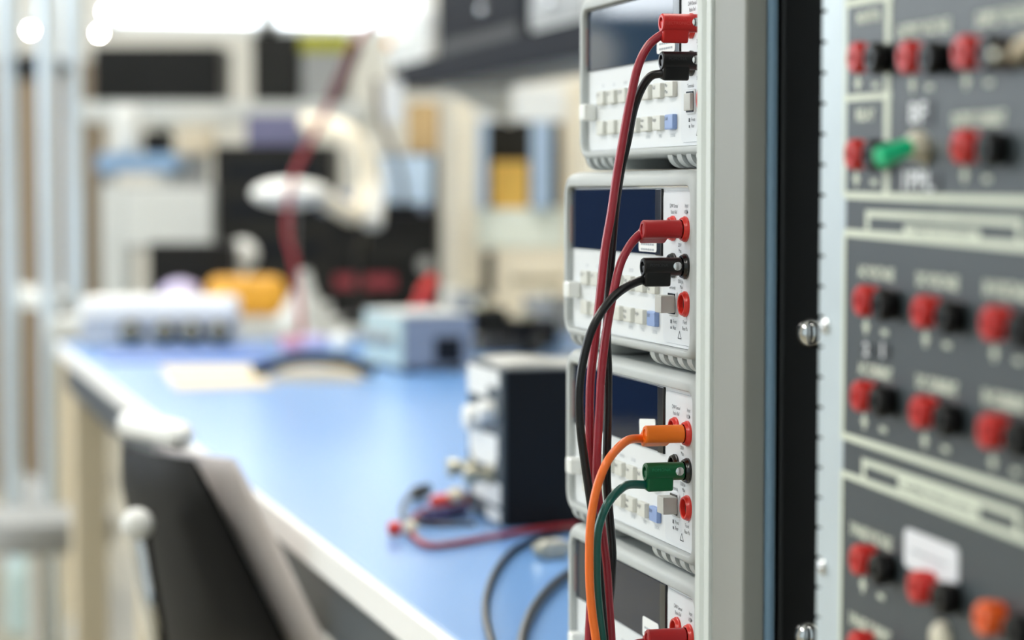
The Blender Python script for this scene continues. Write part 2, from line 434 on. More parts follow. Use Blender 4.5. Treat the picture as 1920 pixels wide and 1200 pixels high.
    flat_obj('lettering', bm, M['ink'], root)
    for q_ in faint: flat_obj('shift_legends', text_bm(q_), M['inkfaint'], root)
    return root, (sx, sz)
meter0, (SX, SZ) = make_meter()

meters = []
specs = [  # dy, dx, label, selector depth, sticker (px left, px right, top, bottom on meter, tilt)
 (0.009, 0.0, 'topmost bench multimeter of the stack, pushed back, its right edge hidden by the grey upright', .0018),
 (0.0, 0.0, 'second multimeter from the top, with red and black banana plugs in its sockets', .0062),
 (0.0008, 0.0022, 'third multimeter down, with orange and green banana plugs in its sockets', .0062),
 (0.0016, 0.0040, 'lowest multimeter of the stack standing on the blue bench, cut off by the frame', .0062)]
for i, (dy, dx, lab, sd) in enumerate(specs):
    m_ = meter0 if i == 0 else copy_tree(meter0)
    m_.location = (X0 + dx, PF + dy, ZB + (3 - i) * PITCH + .0003 * (3 - i))
    m_['label'] = lab; m_['group'] = 'stacked multimeters'
    meters.append(m_)
for i, (dy, dx, lab, sd) in enumerate(specs):
    bm = B(); box(bm, (SX - .0098, PY - .0014 - sd - (.001 if i else 0), SZ - .0042), (SX + .0001, PY - .0012, SZ + .0043), .0006, 2)
    obj('selector_button', bm, M['selector'], meters[i])
# calibration stickers and their print
for i, (pxl, pxr, pyt, pyb, tilt) in enumerate(((1204, 1237, 432, 470, 0.0), (1203, 1236, 446, 475.5, 0.0), (1200, 1230, 424, 470, -5.0), (1202, 1232, 438, 476, 0.0))):
    xl, zt = L2(pxl, pyt); xr, zb = L2(pxr, pyb); zt2 = L2(pxr, pyt)[1]
    mid = Vector(((xl + xr) / 2, PY - .0013, (zt2 + zb) / 2)); hw = (xr - xl) / 2; hh = abs(zt2 - zb) / 2
    mt = Matrix.Translation(mid) @ Matrix.Rotation(math.radians(tilt), 4, 'Y')
    bm = B(); loft(bm, [[mt @ Vector((a, -.0002, b)) for a, b in rrect(-hw, hw, -hh, hh, .0016, 4)], [mt @ Vector((a, .0001, b)) for a, b in rrect(-hw, hw, -hh, hh, .0016, 4)]], True, True)
    st = obj('calibration_sticker', bm, M['sticker'], meters[i], smooth=False)
    bm = B()
    for j in range(2):
        for s in range(6):
            xx = -hw * .72 + s * hw * .25; zz = -hh * .05 - j * .0026
            box(bm, (xx, -.00035, zz - .0005), (xx + hw * .19, -.00022, zz + .0005), mtx=mt)
    flat_obj('sticker_print', bm, M['inkfaint'], st)

# ------------------------------------------------------------------ test leads
def plug(parent, i, sock, col, lug_dir, emb=None, embm=None, hole='hole', screw=True, L=.0192):
    """banana plug in socket `sock` of meter i; lug_dir = (x, z) direction of the cable boss"""
    mp = meters[i].location
    x, z = L2(*sock); c = Vector((mp.x + x, mp.y + PY - .0032, mp.z + z))
    R = .0044
    bm = B()
    lathe(bm, [(.0040, 0), (R, .0004), (R, L - .0006), (R - .0005, L), (.0027, L), (.0026, L - .004), (0, L - .0042)], c, (0, -1, 0), 32)
    ld = Vector((lug_dir[0], 0, lug_dir[1])).normalized(); wd = Vector((-ld.z, 0, ld.x))
    mtx = Matrix(((wd.x, 0, -ld.x, c.x), (0, 1, 0, c.y), (wd.z, 0, -ld.z, c.z), (0, 0, 0, 1)))
    lug = B()
    pr = [(-.0036, -.0034), (.0036, -.0034), (.0036, .0034), (-.0036, .0034)]
    box(lug, (-.0037, -L + .0006, -.0092), (.0037, -L + .0138, .001), .0011, 3, mtx)
    merge(bm, lug)
    o = obj('plug', bm, M[col], parent)
    obj('plug_socket', lathe(B(), [(.0025, -.0038), (0, -.0038)], c + Vector((0, -L, 0)), (0, -1, 0), 20), M[hole], o)
    if screw:
        sb = B(); lathe(sb, [(.0021, -.0003), (.0021, .0001), (.0012, .0004), (0, .0005)], c + Vector((R - .0001, -.0028, .0003)), (1, 0, 0), 16)
        obj('screw', sb, M['chrome'], o)
    if emb:
        mm = Matrix.Translation(c + Vector((R - .0002, -.0122, 0))) @ Matrix.Rotation(PI / 2, 4, 'Z')
        fb = text_bm([(s, 0, zz, .0021, 'CENTER', -.0003) for s, zz in emb], mm)
        flat_obj('embossed_lettering', fb, M[embm], o)
    e = c + Vector((0, -L + .003, 0)) + ld * .0062
    return c, e
HI, LO = (1287.5, 432), (1287.5, 502)
def lead(label, i, sock, pcol, wcol, lug_dir, path, off, r=.0021, **kw):
    t = thing('test_lead', label, 'test lead', group='test leads hanging in front of the meters')
    mp = meters[i].location; x, z = L2(*sock)
    t.location = (0, 0, 0)
    c, e = plug(t, i, sock, pcol, lug_dir, **kw)
    pts = [e, e + Vector((0, -.0025, -.0001))]
    n = len(path)
    for j, (px, py) in enumerate(path):
        k_ = min(1.0, (j + 1) / 3.0)
        pts.append(onX(px, py, e.x + (off - (e.x - c.x)) * k_))
    obj('cable', tube(B(), spline(pts, 6), r, 14), M[wcol], t)
    return t
lead('bright red lead plugged into the topmost multimeter, its cable leftmost of the upper pair', 0, HI, 'plugbright', 'wirered', (-.35, -1), [(1215, 87), (1196, 126), (1182, 186), (1169, 255), (1157, 325), (1146, 400), (1134, 470), (1126, 545), (1117, 625), (1108, 705), (1106, 760), (1106, 830), (1110, 890), (1114, 960), (1112, 1030), (1109, 1100), (1105, 1180), (1102, 1260)], -.0035, emb=(('POMONA', .0018), ('ELECTRONICS', -.0004)), embm='emb_red', hole='holered')
lead('black lead plugged into the topmost multimeter, its cable rightmost of the upper pair', 0, LO, 'plugblack', 'wireblack', (-.2, -1), [(1220, 143), (1203, 166), (1188, 206), (1177, 262), (1163, 325), (1153, 400), (1147, 470), (1141, 545), (1138, 625), (1140, 700), (1140, 770), (1138, 850), (1138, 905), (1143, 970), (1148, 1035), (1146, 1090), (1141, 1150), (1136, 1260)], -.0118, emb=(('POMONA', .0006),), embm='emb_black')
lead('red lead plugged into the second multimeter from the top', 1, HI, 'plugred', 'wirered', (-1, -.45), [(1180, 462), (1163, 496), (1151, 545), (1142, 592), (1133, 650), (1127, 710), (1124, 770), (1120, 840), (1119, 900), (1124, 950), (1131, 1010), (1138, 1070), (1142, 1130), (1147, 1210), (1148, 1260)], .0012, hole='holered', screw=False)
lead('black lead plugged into the second multimeter from the top', 1, LO, 'plugblack', 'wireblack', (-.15, -1), [(1176, 537), (1148, 559), (1122, 594), (1104, 634), (1091, 690), (1086, 745), (1089, 810), (1097, 870), (1105, 925), (1113, 980), (1119, 1030), (1124, 1080), (1129, 1140), (1134, 1210), (1136, 1260)], .0062, emb=(('POMONA', .0008),), embm='emb_black')
lead('orange lead plugged into the third multimeter down', 2, HI, 'plugorange', 'wireorange', (-1, -.4), [(1178, 825), (1156, 843), (1138, 867), (1123, 902), (1113, 942), (1107, 985), (1105, 1040), (1106, 1100), (1111, 1155), (1118, 1205), (1122, 1260)], .0165, hole='holeorange', screw=False)
lead('green lead plugged into the third multimeter down', 2, LO, 'pluggreen', 'wiregreen', (-.1, -1), [(1178, 909), (1158, 922), (1139, 945), (1127, 973), (1120, 1005), (1118, 1050), (1119, 1100), (1124, 1155), (1130, 1205), (1133, 1260)], .0115, emb=(('POMONA', .0012),), embm='emb_green')
lead('red lead plugged into the lowest multimeter, at the frame bottom', 3, HI, 'plugred', 'wirered', (-1, -.5), [(1184, 1212), (1168, 1240), (1158, 1280), (1153, 1330)], -.002, hole='holered', screw=False)

# ------------------------------------------------------------------ grey upright beside the stack
YU = .352
def ux(px): return onY(px, 357, YU).x
UA, UB = ux(1310), ux(1396)
up = thing('cabinet_upright', 'tall light grey steel cabinet upright beside the multimeter stack', 'cabinet upright', ((UA + UB) / 2, YU, 0))
cx = (UA + UB) / 2
bm = B(); box(bm, (ux(1337) - cx, 0.0, 0), (UB - cx, .0105, 1.85), .0016, 3); obj('face_plate', bm, M['upright'], up)
bm = B()
za, zb = 0.0, 1.85
prof = [(ux(1337) - cx - .0002, .0105), (ux(1337) - cx - .0002, -.0012), (ux(1333) - cx, -.0022), (ux(1329) - cx, -.0012), (ux(1327) - cx, .0012), (ux(1318) - cx, .0014), (ux(1316) - cx, -.0004), (ux(1312.5) - cx, -.0016), (UA - cx, 0.0), (UA - cx, .0105)]
loft(bm, [[(x, y, za) for x, y in prof], [(x, y, zb) for x, y in prof]], True, True); obj('ridged_trim', bm, M['trim'], up, smooth=False)
bm = B(); box(bm, (UA - cx + .003, .0152, 0), (UB - cx - .0008, .42, 1.85), .005, 5); obj('black_body', bm, M['upblack'], up)
b = B(); tube(b, [(UB - cx - .0008, .0128, 0), (UB - cx - .0008, .0128, 1.85)], .0024, 16); obj('highlight_bead', b, mat('bead_highlight_blue', (120, 152, 178), .3), up)  # blue bead paints the highlight along the black body's rounded edge
for (px, py) in ((1519, 624), (1514, 1192)):
    p = onX(px, py, UB - .0008) - Vector((cx, YU, 0))
    b = B(); lathe(b, [(.0068, 0), (.0066, .0012), (.0056, .0030), (.0035, .0042), (0, .0047)], p, (1, 0, 0), 24)
    obj('dome_bolt', b, M['chrome'], up)

# ------------------------------------------------------------------ rack with the terminal panel
W = ray(10, 312).normalized()                 # direction in which the panel recedes
p0 = at(1583, 600, .865)                       # a point on the panel's left edge
ZR = Vector((0, 0, 1)); NR = W.cross(ZR).normalized()
if NR.dot(p0 - CAM) > 0: NR = -NR             # normal towards the viewer
UPR = NR.cross(W).normalized()
if UPR.z < 0: UPR = -UPR
AX = -W                                        # panel's own x axis: left to right
PM = Matrix(((AX.x, -NR.x, UPR.x, p0.x), (AX.y, -NR.y, UPR.y, p0.y), (AX.z, -NR.z, UPR.z, p0.z), (0, 0, 0, 1)))
PI_ = PM.inverted()
def pl(x, y, h=0.0):                           # pixel -> panel-local (x, z), on a plane h in front of the panel face
    q = PI_ @ onP(x, y, p0 + NR * h, NR); return q.x, q.z
def to_panel_root(name, label, cat):
    o = bpy.data.objects.new(name, None); COL.objects.link(o); o.matrix_world = PM; return tag(o, label, cat)
zfloor = -p0.z
rack = to_panel_root('equipment_rack', 'galvanised steel equipment rack holding the slate terminal panel', 'equipment rack')
zt, zbm = 1.9 - p0.z, zfloor + .01
rail = B(); box(rail, (-.0262, .0012, zbm), (-.0006, .0035, zt), .0006); box(rail, (-.0030, .0012, zbm), (-.0006, .030, zt))
r1 = obj('mounting_rail', rail, M['galv'], rack)
tabs = B(); box(tabs, (-.0268, .0035, zbm), (-.0255, .012, zt))
zz = zbm
while zz < zt - .012:
    box(tabs, (-.0338, .0022, zz), (-.0262, .0040, zz + .0104), .0004); zz += .0116
obj('slotted_edge', tabs, M['galv'], r1)
r2 = B(); box(r2, (.466, .0012, zbm), (.4916, .0035, zt), .0006); obj('mounting_rail', r2, M['galv'], rack)
fr = B(); box(fr, (-.0336, .05, zbm), (-.0036, .08, zt)); obj('frame_post', fr, M['upblack'], rack)
fr = B(); box(fr, (.466, .05, zbm), (.4916, .08, zt)); obj('frame_post', fr, M['upblack'], rack)
fr = B(); box(fr, (-.0336, .004, zt), (.4916, .5, zt + .03)); obj('top_cover', fr, M['upblack'], rack)
fr = B(); box(fr, (-.0336, .004, zbm - .005), (.4916, .5, zbm)); obj('base_plate', fr, M['upblack'], rack)
fr = B(); box(fr, (-.0336, .45, zbm), (.4916, .455, zt)); obj('rear_panel', fr, M['upblack'], rack)
for (px, py) in ((1546, 612), (1541, 1064)):
    x, z = pl(px, py)
    b = B(); lathe(b, [(.0030, 0), (.0030, .0010), (.0018, .0022), (0, .0026)], (x, .0012, z), (0, -1, 0), 16); obj('rail_screw', b, M['chrome'], rack)

pan = to_panel_root('patch_bay', 'slate grey terminal panel with rows of red and black binding posts', 'terminal panel')
PZ0, PZ1, PX1 = -.30, .28, .464
obj('panel_plate', box(B(), (0, 0, PZ0), (PX1, .003, PZ1), .0006), M['rackpanel'], pan)
E_ = .0002
prt = B()
def line(pts, wl, wr):
    """a printed band through panel pixels; widths in pixels at each end (vertical extent)"""
    for (a, wa), (b, wb) in zip(zip(pts, [wl] * 9), zip(pts[1:], [wr] * 9)):
        ax, az = pl(*a); bx_, bz = pl(*b); h = (wl_m(a, wa)) / 2
        d = Vector((bx_ - ax, 0, bz - az)).normalized(); n_ = Vector((-d.z, 0, d.x)) * h
        q = [Vector((ax, -E_, az)) - n_, Vector((bx_, -E_, bz)) - n_, Vector((bx_, -E_, bz)) + n_, Vector((ax, -E_, az)) + n_]
        prt.faces.new([prt.verts.new(v) for v in q])
def wl_m(a, wpx): return abs(pl(a[0], a[1])[1] - pl(a[0], a[1] + wpx)[1])
def hband(x0p, y0p, z_extent_px, x1=PX1):
    x, z = pl(x0p, y0p); h = wl_m((x0p, y0p), z_extent_px) / 2
    prt.faces.new([prt.verts.new(v) for v in ((x, -E_, z - h), (x1, -E_, z - h), (x1, -E_, z + h), (x, -E_, z + h))])
def vband(xp, ya, yb, wpx):
    x, za_ = pl(xp, ya); _, zb_ = pl(xp, yb); x2 = pl(xp + wpx, ya)[0]
    prt.faces.new([prt.verts.new(v) for v in ((x, -E_ * 1.2, zb_), (x2, -E_ * 1.2, zb_), (x2, -E_ * 1.2, za_), (x, -E_ * 1.2, za_))])
vx = pl(1672, 180)[0]
hband(1586, 8, 15, vx); hband(1586, 185, 13, vx); hband(1584, 366, 14); hband(1584, 436, 15); hband(1577, 815, 14); hband(1577, 886, 13)
vband(1585, -60, 366, 5.5); vband(1582, 436, 815, 5.5); vband(1577, 886, 1280, 5); vband(1662, -60, 366, 11.5)
def bracket(x0p, y0p, x1p, hh, t=13):
    x0_, z0_ = pl(x0p, y0p); x1_, _ = pl(x1p, y0p); th_ = wl_m((x0p, y0p), t); zlo = z0_ - wl_m((x0p, y0p), hh)
    for (a, b, c, d) in ((x0_, x1_, z0_ - th_, z0_), (x0_, x0_ + th_ * 1.6, zlo, z0_ - th_), (x1_ - th_ * 1.6, x1_, zlo, z0_ - th_)):
        prt.faces.new([prt.verts.new(v) for v in ((a, -E_ * 1.1, c), (b, -E_ * 1.1, c), (b, -E_ * 1.1, d), (a, -E_ * 1.1, d))])
bracket(1624, 394, 1920, 36); bracket(1617, 858, 1918, 45)
flat_obj('printed_lines', prt, M['cream'], pan)
# printed captions (cream lettering) and hatched title blocks
cap = []
def caption(s, px, py, pxr=None, hpx=17):
    x, z = pl(px, py); size = wl_m((px, py), hpx) * 1.75
    x2 = pl(pxr, py)[0]; st = (x2 - x) / (len(s) * size * .62)
    cap.append((s, x, z, size, 'LEFT', -E_ * 1.3, st))
caption('MONITOR', 1607, 36, 1648); caption('RELAY', 1606, 217, 1643); caption('OUTPUT VOLTAGE', 1683, 62, 1782, 19); caption('SUPPLY VOLTAGE', 1832, 40, 1955, 22); caption('OUTPUT CURRENT', 1785, 227, 1885, 20)
caption('AC VOLTAGE', 1611, 509, 1678); caption('DC VOLTAGE', 1720, 524, 1798, 19); caption('IN VOLTAGE', 1846, 541, 1940, 22)
caption('AC CURRENT', 1611, 690, 1674); caption('DC CURRENT', 1720, 715, 1796, 19); caption('IN CURRENT', 1844, 744, 1935, 22)
caption('3 PHASE VOLTAGE', 1595, 990, 1682, 18); caption('3 PHASE CURRENT', 1593, 1158, 1680, 18)
def signs(px, py, qx, qy, s=12):
    x, z = pl(px, py); x2, z2 = pl(qx, qy); h = wl_m((px, py), s * 4.2)
    cap.append(('+', x, z, h, 'CENTER', -E_ * 1.3, 1.0)); cap.append(('\u2013', x2, z2, h, 'CENTER', -E_ * 1.3, 1.0))
for q in ((1610, 159, 1643, 157), (1712, 162, 1744, 161), (1813, 155, 1856, 153), (1607, 338, 1640, 339), (1810, 331, 1852, 333), (1625, 615, 1660, 621), (1737, 638, 1777, 645), (1866, 665, 1911, 674), (1622, 793, 1657, 803), (1735, 829, 1774, 840), (1863, 869, 1906, 882), (1619, 1099, 1653, 1116)): signs(*q)
for c_ in cap: flat_obj('polarity_mark' if len(c_[0]) == 1 else 'caption', text_bm([c_], bold=.07 if len(c_[0]) == 1 else .045), M['cream'], pan)
# title blocks inside the brackets: cream block with slate letters
for (xa, ya, xb, words) in ((1697, 432, 1838, 'LINE VOLTAGES'), (1686, 906, 1838, 'THREE PHASE LOAD')):
    x, z = pl(xa, ya); x2 = pl(xb, ya)[0]; h = wl_m((xa, ya), 21) / 2
    t = B(); box(t, (x, -E_ * 2, z - h), (x2, -E_, z + h)); tb = flat_obj('title_block', t, M['cream'], pan)
    flat_obj('title_lettering', text_bm([(words, (x + x2) / 2, z, h * 1.5, 'CENTER', -E_ * 2.5, (x2 - x) / (len(words) * h * 1.5 * .68))]), M['ink'], tb)

post_protos = {}
def post(px, py, colour, Lp=.0072):
    """binding post whose cap centre shows at the pixel"""
    x, z = pl(px - 8, py, Lp)
    if colour not in post_protos:
        bm = B(); n = 24; R = .0056
        lathe(bm, [(.0052, 0), (.0052, .0008), (.0040, .0010), (.0042, .0018), (R, .0022), (R * 1.02, .0045), (R, Lp - .0010), (R - .0008, Lp), (.0024, Lp), (.0023, Lp - .004), (0, Lp - .0042)], (0, 0, 0), (0, -1, 0), n)
        o = obj('binding_post', bm, M[{'red': 'postred', 'black': 'postblack', 'orange': 'postorange'}[colour]], pan)
        obj('post_socket', lathe(B(), [(.0022, -.0038), (0, -.0038)], (0, -Lp, 0), (0, -1, 0), 16), M['hole'], o)
        post_protos[colour] = o
    else:
        o = copy_tree(post_protos[colour], pan)
    o.location = (x, -.0003, z); o['label'] = colour + ' post'
    return o
for q in ((1606, 108, 1638, 109), (1700, 107, 1741, 109), (1806, 98, 1852, 99), (1601, 290, 1634, 291), (1803, 275, 1850, 279), (1617, 564, 1652, 572), (1728, 585, 1772, 596), (1858, 607, 1908, 621), (1612, 743, 1647, 753), (1724, 773, 1768, 788), (1852, 809, 1902, 825), (1610, 1050, 1645, 1068), (1720, 1101, 1764, 1124)):
    post(q[0], q[1], 'red'); post(q[2], q[3], 'black')
post(1846, 1160, 'orange'); post(1900, 1186, 'black'); post(1606, 1212, 'red'); post(1642, 1234, 'black')
# ivory indicator at the bottom, toggle switch, tapes and white label
x, z = pl(1752, 1196, .004)
b = B(); lathe(b, [(.0055, 0), (.0055, .0018), (.004, .0038), (0, .0048)], (x, -.0003, z), (0, -1, 0), 18); obj('indicator_lens', b, M['ivory'], pan)
x, z = pl(1738, 284)
b = B(); lathe(b, [(.0050, 0), (.0048, .0012), (.0034, .0015), (.0032, .0052), (.0026, .0060), (0, .0062)], (x, -.0003, z), (0, -1, 0), 20); sw = obj('toggle_switch', b, M['nickel'], pan)
a0 = Vector((x, -.0068, z)); a1 = PI_ @ onP(1721, 269, p0 + NR * .009, NR); a2 = PI_ @ onP(1646, 297, p0 + NR * .024, NR)
b = B(); ball(b, a1, .0044, n=14); tube(b, [a1, a1.lerp(a2, .35)], .0018, 10); obj('switch_pivot', b, M['ivory'], sw)
s0 = a1.lerp(a2, .16); b = B(); tube(b, [s0, s0.lerp(a2, .1), s0.lerp(a2, .85), s0.lerp(a2, .96), a2], [.0022, .0030, .0036, .0033, .0018], 14); obj('lever_sleeve', b, M['togglegreen'], sw)
def tape(px0, py0, px1, py1, text, size, rot=0.0):
    x0_, z0_ = pl(px0, py0); x1_, z1_ = pl(px1, py1)
    t = obj('label_tape', box(B(), (x0_, -.0006, z1_), (x1_, -.0001, z0_), .0002), M['tape'], pan)
    flat_obj('tape_letters', text_bm([(text, (x0_ + x1_) / 2, (z0_ + z1_) / 2, size, 'CENTER', -.00075, 1.6)], bold=.03), M['tapetext'], t)
tape(1697, 192, 1752, 236, 'BF', .0096); tape(1680, 322, 1766, 360, '1PPL', .0092)
tape(1617, 640, 1638, 672, '2', .0066); tape(1648, 640, 1669, 676, '1', .0074)
x0_, z0_ = pl(1698, 988); x1_, _ = pl(1799, 1030); z1_ = pl(1698, 1061)[1]
t = B(); loft(t, [[(a, -.0005, c) for a, c in rrect(x0_, x1_, z1_, z0_, .003, 5)], [(a, -.0001, c) for a, c in rrect(x0_, x1_, z1_, z0_, .003, 5)]], True, True)
lb = obj('paper_label', t, M['labelwhite'], pan, smooth=False); lb['label'] = 'white paper label'
t = B()
for s in range(9):
    xx = x0_ + (x1_ - x0_) * (.16 + s * .075); box(t, (xx, -.0007, (z0_ + z1_) / 2 - .0007), (xx + .0022, -.00055, (z0_ + z1_) / 2 + .0003))
flat_obj('label_print', t, M['inkfaint'], lb)
# brown banana plug with pale cable at the top right of the panel
pp = thing('patch_plug', 'brown patch plug with a pale cable at the top right of the terminal panel', 'patch plug')
a = PM @ Vector((pl(1874, 104, .0245)[0], -.0095, pl(1874, 104, .0245)[1]))
b = B(); lathe(b, [(.0032, 0), (.0034, .001), (.0034, .013), (.0028, .0145), (0, .015)], a, NR, 18); pb = obj('plug', b, mat('plug_brown', (70, 45, 30), .4), pp)
obj('plug_tip', lathe(B(), [(.0022, 0), (.0018, .002), (0, .0024)], a + NR * .0151, NR, 14), M['nickel'], pb)
e = a + NR * .012
obj('cable', tube(B(), spline([e + AX * .0042, e + AX * .012 + ZR * .003, e + AX * .04 + ZR * .004, e + AX * .08 + ZR * .002], 6), .0021, 12), M['buff'], pp)

# ------------------------------------------------------------------ workbench
ea, eb = onZ(855, 1206, ZB), onZ(108, 640, ZB)
dirb = (eb - ea); dirb.z = 0; Lb = dirb.length; dirb.normalize()
nb = Vector((dirb.y, -dirb.x, 0))
if nb.y < 0: nb = -nb
start = ea - dirb * ((ea.x + 1.10) / dirb.x * -1) if False else ea + dirb * ((-1.075 - ea.x) / dirb.x)
Lb = (eb - start).length
ang = math.atan2(-dirb.y, -dirb.x)
bench = thing('workbench', 'long workbench with a blue mat top and white front edge', 'workbench', (start.x, start.y, 0), (0, 0, ang))
# local: x from -Lb (far end) to 0 (near end), y from 0 (front edge) into the bench
obj('bench_top', box(B(), (-Lb, .004, ZB - .03), (0, 1.0, ZB), .002), M['bench'], bench)
obj('front_edge', box(B(), (-Lb, -.0035, ZB - .026), (0, .0035, ZB - .0004), .002, 3), M['benchedge'], bench)
obj('apron', box(B(), (-Lb + .03, .012, ZB - .085), (-.02, .035, ZB - .031)), M['apron'], bench)
def bl(px, py): # local x of a bench-edge pixel
    p = onZ(px, py, ZB); return -(p - start).dot(dirb)
for lx in (-Lb + .06, bl(240, 735), -.55, -.05):
    for ly in (.02, .9):
        obj('leg', box(B(), (lx - .05, ly, 0.0), (lx + .05, ly + .06, ZB - .0315), .004), M['leg'], bench)
obj('end_rail', box(B(), (-Lb + .055, .085, ZB - .10), (-Lb + .085, .895, ZB - .032)), M['apron'], bench)
obj('foot_rail', box(B(), (-Lb + .06, .93, .12), (-.04, .95, .17)), M['leg'], bench)
OBZ = ZB + .0004

# black module with white front panels
def bz(px, py): return onZ(px, py, OBZ)
c1, c2 = bz(941, 990), bz(878, 957)
fx = c2 - c1; fx.z = 0; wmod = fx.length; fx.normalize()
iy = Vector((-fx.y, fx.x, 0)); iy = iy if iy.y > 0 else -iy
am = math.atan2(-fx.y, -fx.x)
hmod = .133
mod = thing('instrument_module', 'black bench module with white knobs and buttons on its front, behind the multimeters', 'instrument', (c1.x, c1.y, OBZ), (0, 0, am))
obj('case', box(B(), (-wmod, .003, .0), (0, .30, hmod), .002), M['blackgloss'], mod)
obj('top_cover', box(B(), (-wmod + .001, .004, hmod), (-.001, .299, hmod + .002)), M['grey'], mod)
obj('front_plate', box(B(), (-wmod, 0, .004), (0, .003, hmod - .001)), mat('module_slate', (66, 76, 84), .5), mod)
for (x0_, x1_, z0_, z1_) in ((.0, .95, .88, .99), (.0, .62, .80, .88), (.05, .9, .42, .57), (.1, .85, .36, .42), (.15, .98, .13, .27), (.55, .98, .02, .10)):
    obj('front_label', box(B(), (-wmod * (1 - x0_) + .002, -.001, hmod * z0_), (-wmod * (1 - x1_) - .002, 0, hmod * z1_), .0004), M['white'], mod)
for (u, v, r) in ((.35, .65, .012), (.78, .72, .010)):
    obj('knob', lathe(B(), [(r, 0), (r * .95, .012), (r * .7, .014), (0, .0145)], (-wmod * (1 - u), -.0002, hmod * v), (0, -1, 0), 18), M['white'], mod)
for (u, v) in ((.2, .31), (.72, .31)):
    obj('coaxial_socket', lathe(B(), [(.009, 0), (.009, .004), (.006, .0045), (.006, .016), (.008, .0165), (.008, .024), (0, .0245)], (-wmod * (1 - u), -.0002, hmod * v), (0, -1, 0), 16), M['nickel'], mod)
pp_ = thing('paper_slip', 'curled white paper slip on the black bench module', 'paper', (c1.x, c1.y, OBZ), (0, 0, am))
b = B(); g = []
for i in range(9):
    row = []
    for j in range(7):
        u, v = i / 8, j / 6
        row.append(b.verts.new((-wmod * (.1 + .85 * u), -.001 + .085 * v, hmod + .0028 + .004 * math.sin(PI * u) + .002 * math.sin(5 * v))))
    g.append(row)
for i in range(8):
    for j in range(6): b.faces.new((g[i][j], g[i + 1][j], g[i + 1][j + 1], g[i][j + 1]))
bmesh.ops.solidify(b, geom=b.faces[:], thickness=.0005)
obj('slip', b, M['white'], pp_)

# clip leads lying in front of the module
def onb(pts, h): return [bz(x, y) + Vector((0, 0, h)) for x, y in pts]
t = thing('clip_lead', 'red clip lead lying on the blue mat in front of the black module', 'clip lead')
obj('cable', tube(B(), spline(onb([(1085, 992), (1030, 997), (975, 1005), (910, 1016), (850, 1027), (805, 1030), (778, 1016), (768, 996), (778, 976), (800, 961)], .0030), 8), .0026, 10), M['redwire'], t)
q0, q1 = onb([(808, 957), (884, 952)], .0072)
d = (q1 - q0); b = B(); tube(b, [q0, q0 + d * .1, q0 + d * .5, q0 + d * .85, q1], [.004, .0066, .0078, .0064, .003], 14); obj('clip_boot', b, M['redmid'], t)
obj('jaw', tube(B(), [q1, q1 + d * .12], .003, 8), M['nickel'], t)
b = B(); ball(b, bz(856, 956) + Vector((0, 0, .0135)), .0105, (1.15, .8, .62)); obj('clip_cap', b, M['buff'], t)
t = thing('clip_lead', 'black clip lead curled on the blue mat in front of the black module', 'clip lead')
obj('cable', tube(B(), spline([*onb([(780, 939), (765, 952), (755, 968), (754, 984), (764, 996), (790, 1003), (830, 1006), (890, 1004)], .0092)], 8), .0024, 10), M['wireblack'], t)
q0, q1 = onb([(774, 942), (800, 933)], .0075); b = B(); tube(b, [q0, q0.lerp(q1, .3), q1], [.004, .007, .006], 12); obj('clip_boot', b, M['plugblack'], t)
t = thing('probe_tip', 'small red probe tip with a brass ball lying on the mat', 'probe')
q0, q1 = onb([(727, 1006), (752, 1006)], .0066); b = B(); tube(b, [q0, q0.lerp(q1, .2), q1], [.004, .0062, .0056], 12); obj('sleeve', b, M['redmid'], t)
b = B(); ball(b, q1 + (q1 - q0).normalized() * .0075, .0065); obj('brass_ball', b, M['ivory'], t)
t = thing('dark_rod', 'dark violet marker pen lying beside the clip leads', 'pen')  # plain dark rod laid along a dark line on the mat
q0, q1 = onb([(793, 984), (872, 968)], .0064); b = B(); tube(b, [q0, q0.lerp(q1, .05), q0.lerp(q1, .95), q1], [.003, .006, .006, .003], 12); obj('rod_body', b, mat('rod_violet', (62, 52, 96), .4), t)
obj('rod_band', tube(B(), [q0.lerp(q1, .6), q0.lerp(q1, .66)], .0064, 12), M['black'], t)

# black cables looping by the lowest meter
t = thing('power_cable', 'thin black cable arching over the mat from behind the meter stack', 'cable')
obj('cable', tube(B(), spline(onb([(1088, 1003), (1050, 1004), (1010, 1017), (962, 1040), (930, 1080), (913, 1125), (911, 1165), (918, 1200), (930, 1235), (950, 1268)], .0032), 8), .0028, 12), M['wireblack'], t)
t = thing('power_cable', 'thick grey black cable on the mat left of the lowest multimeter', 'cable')
obj('cable', tube(B(), spline(onb([(1085, 1075), (1058, 1092), (1030, 1116), (1003, 1150), (985, 1190), (978, 1230), (985, 1270)], .0042), 8), .0036, 12), mat('wire_charcoal', (46, 48, 52), .3, spec=.6), t)
# grey connector
q = bz(1036, 1046)
t = thing('cable_connector', 'pale grey connector hood lying on the mat beside the meter stack', 'connector', (q.x, q.y, OBZ), (0, 0, .35))
b = B(); box(b, (-.007, -.011, .0), (.007, .011, .014), .003, 3); obj('hood', b, M['connector'], t)
obj('shell', box(B(), (-.006, -.015, .003), (.006, -.0111, .011), .001), M['nickel'], t)
obj('strain_relief', tube(B(), [(0, .0111, .007), (0, .024, .007)], [.004, .003], 12), M['connector'], t)

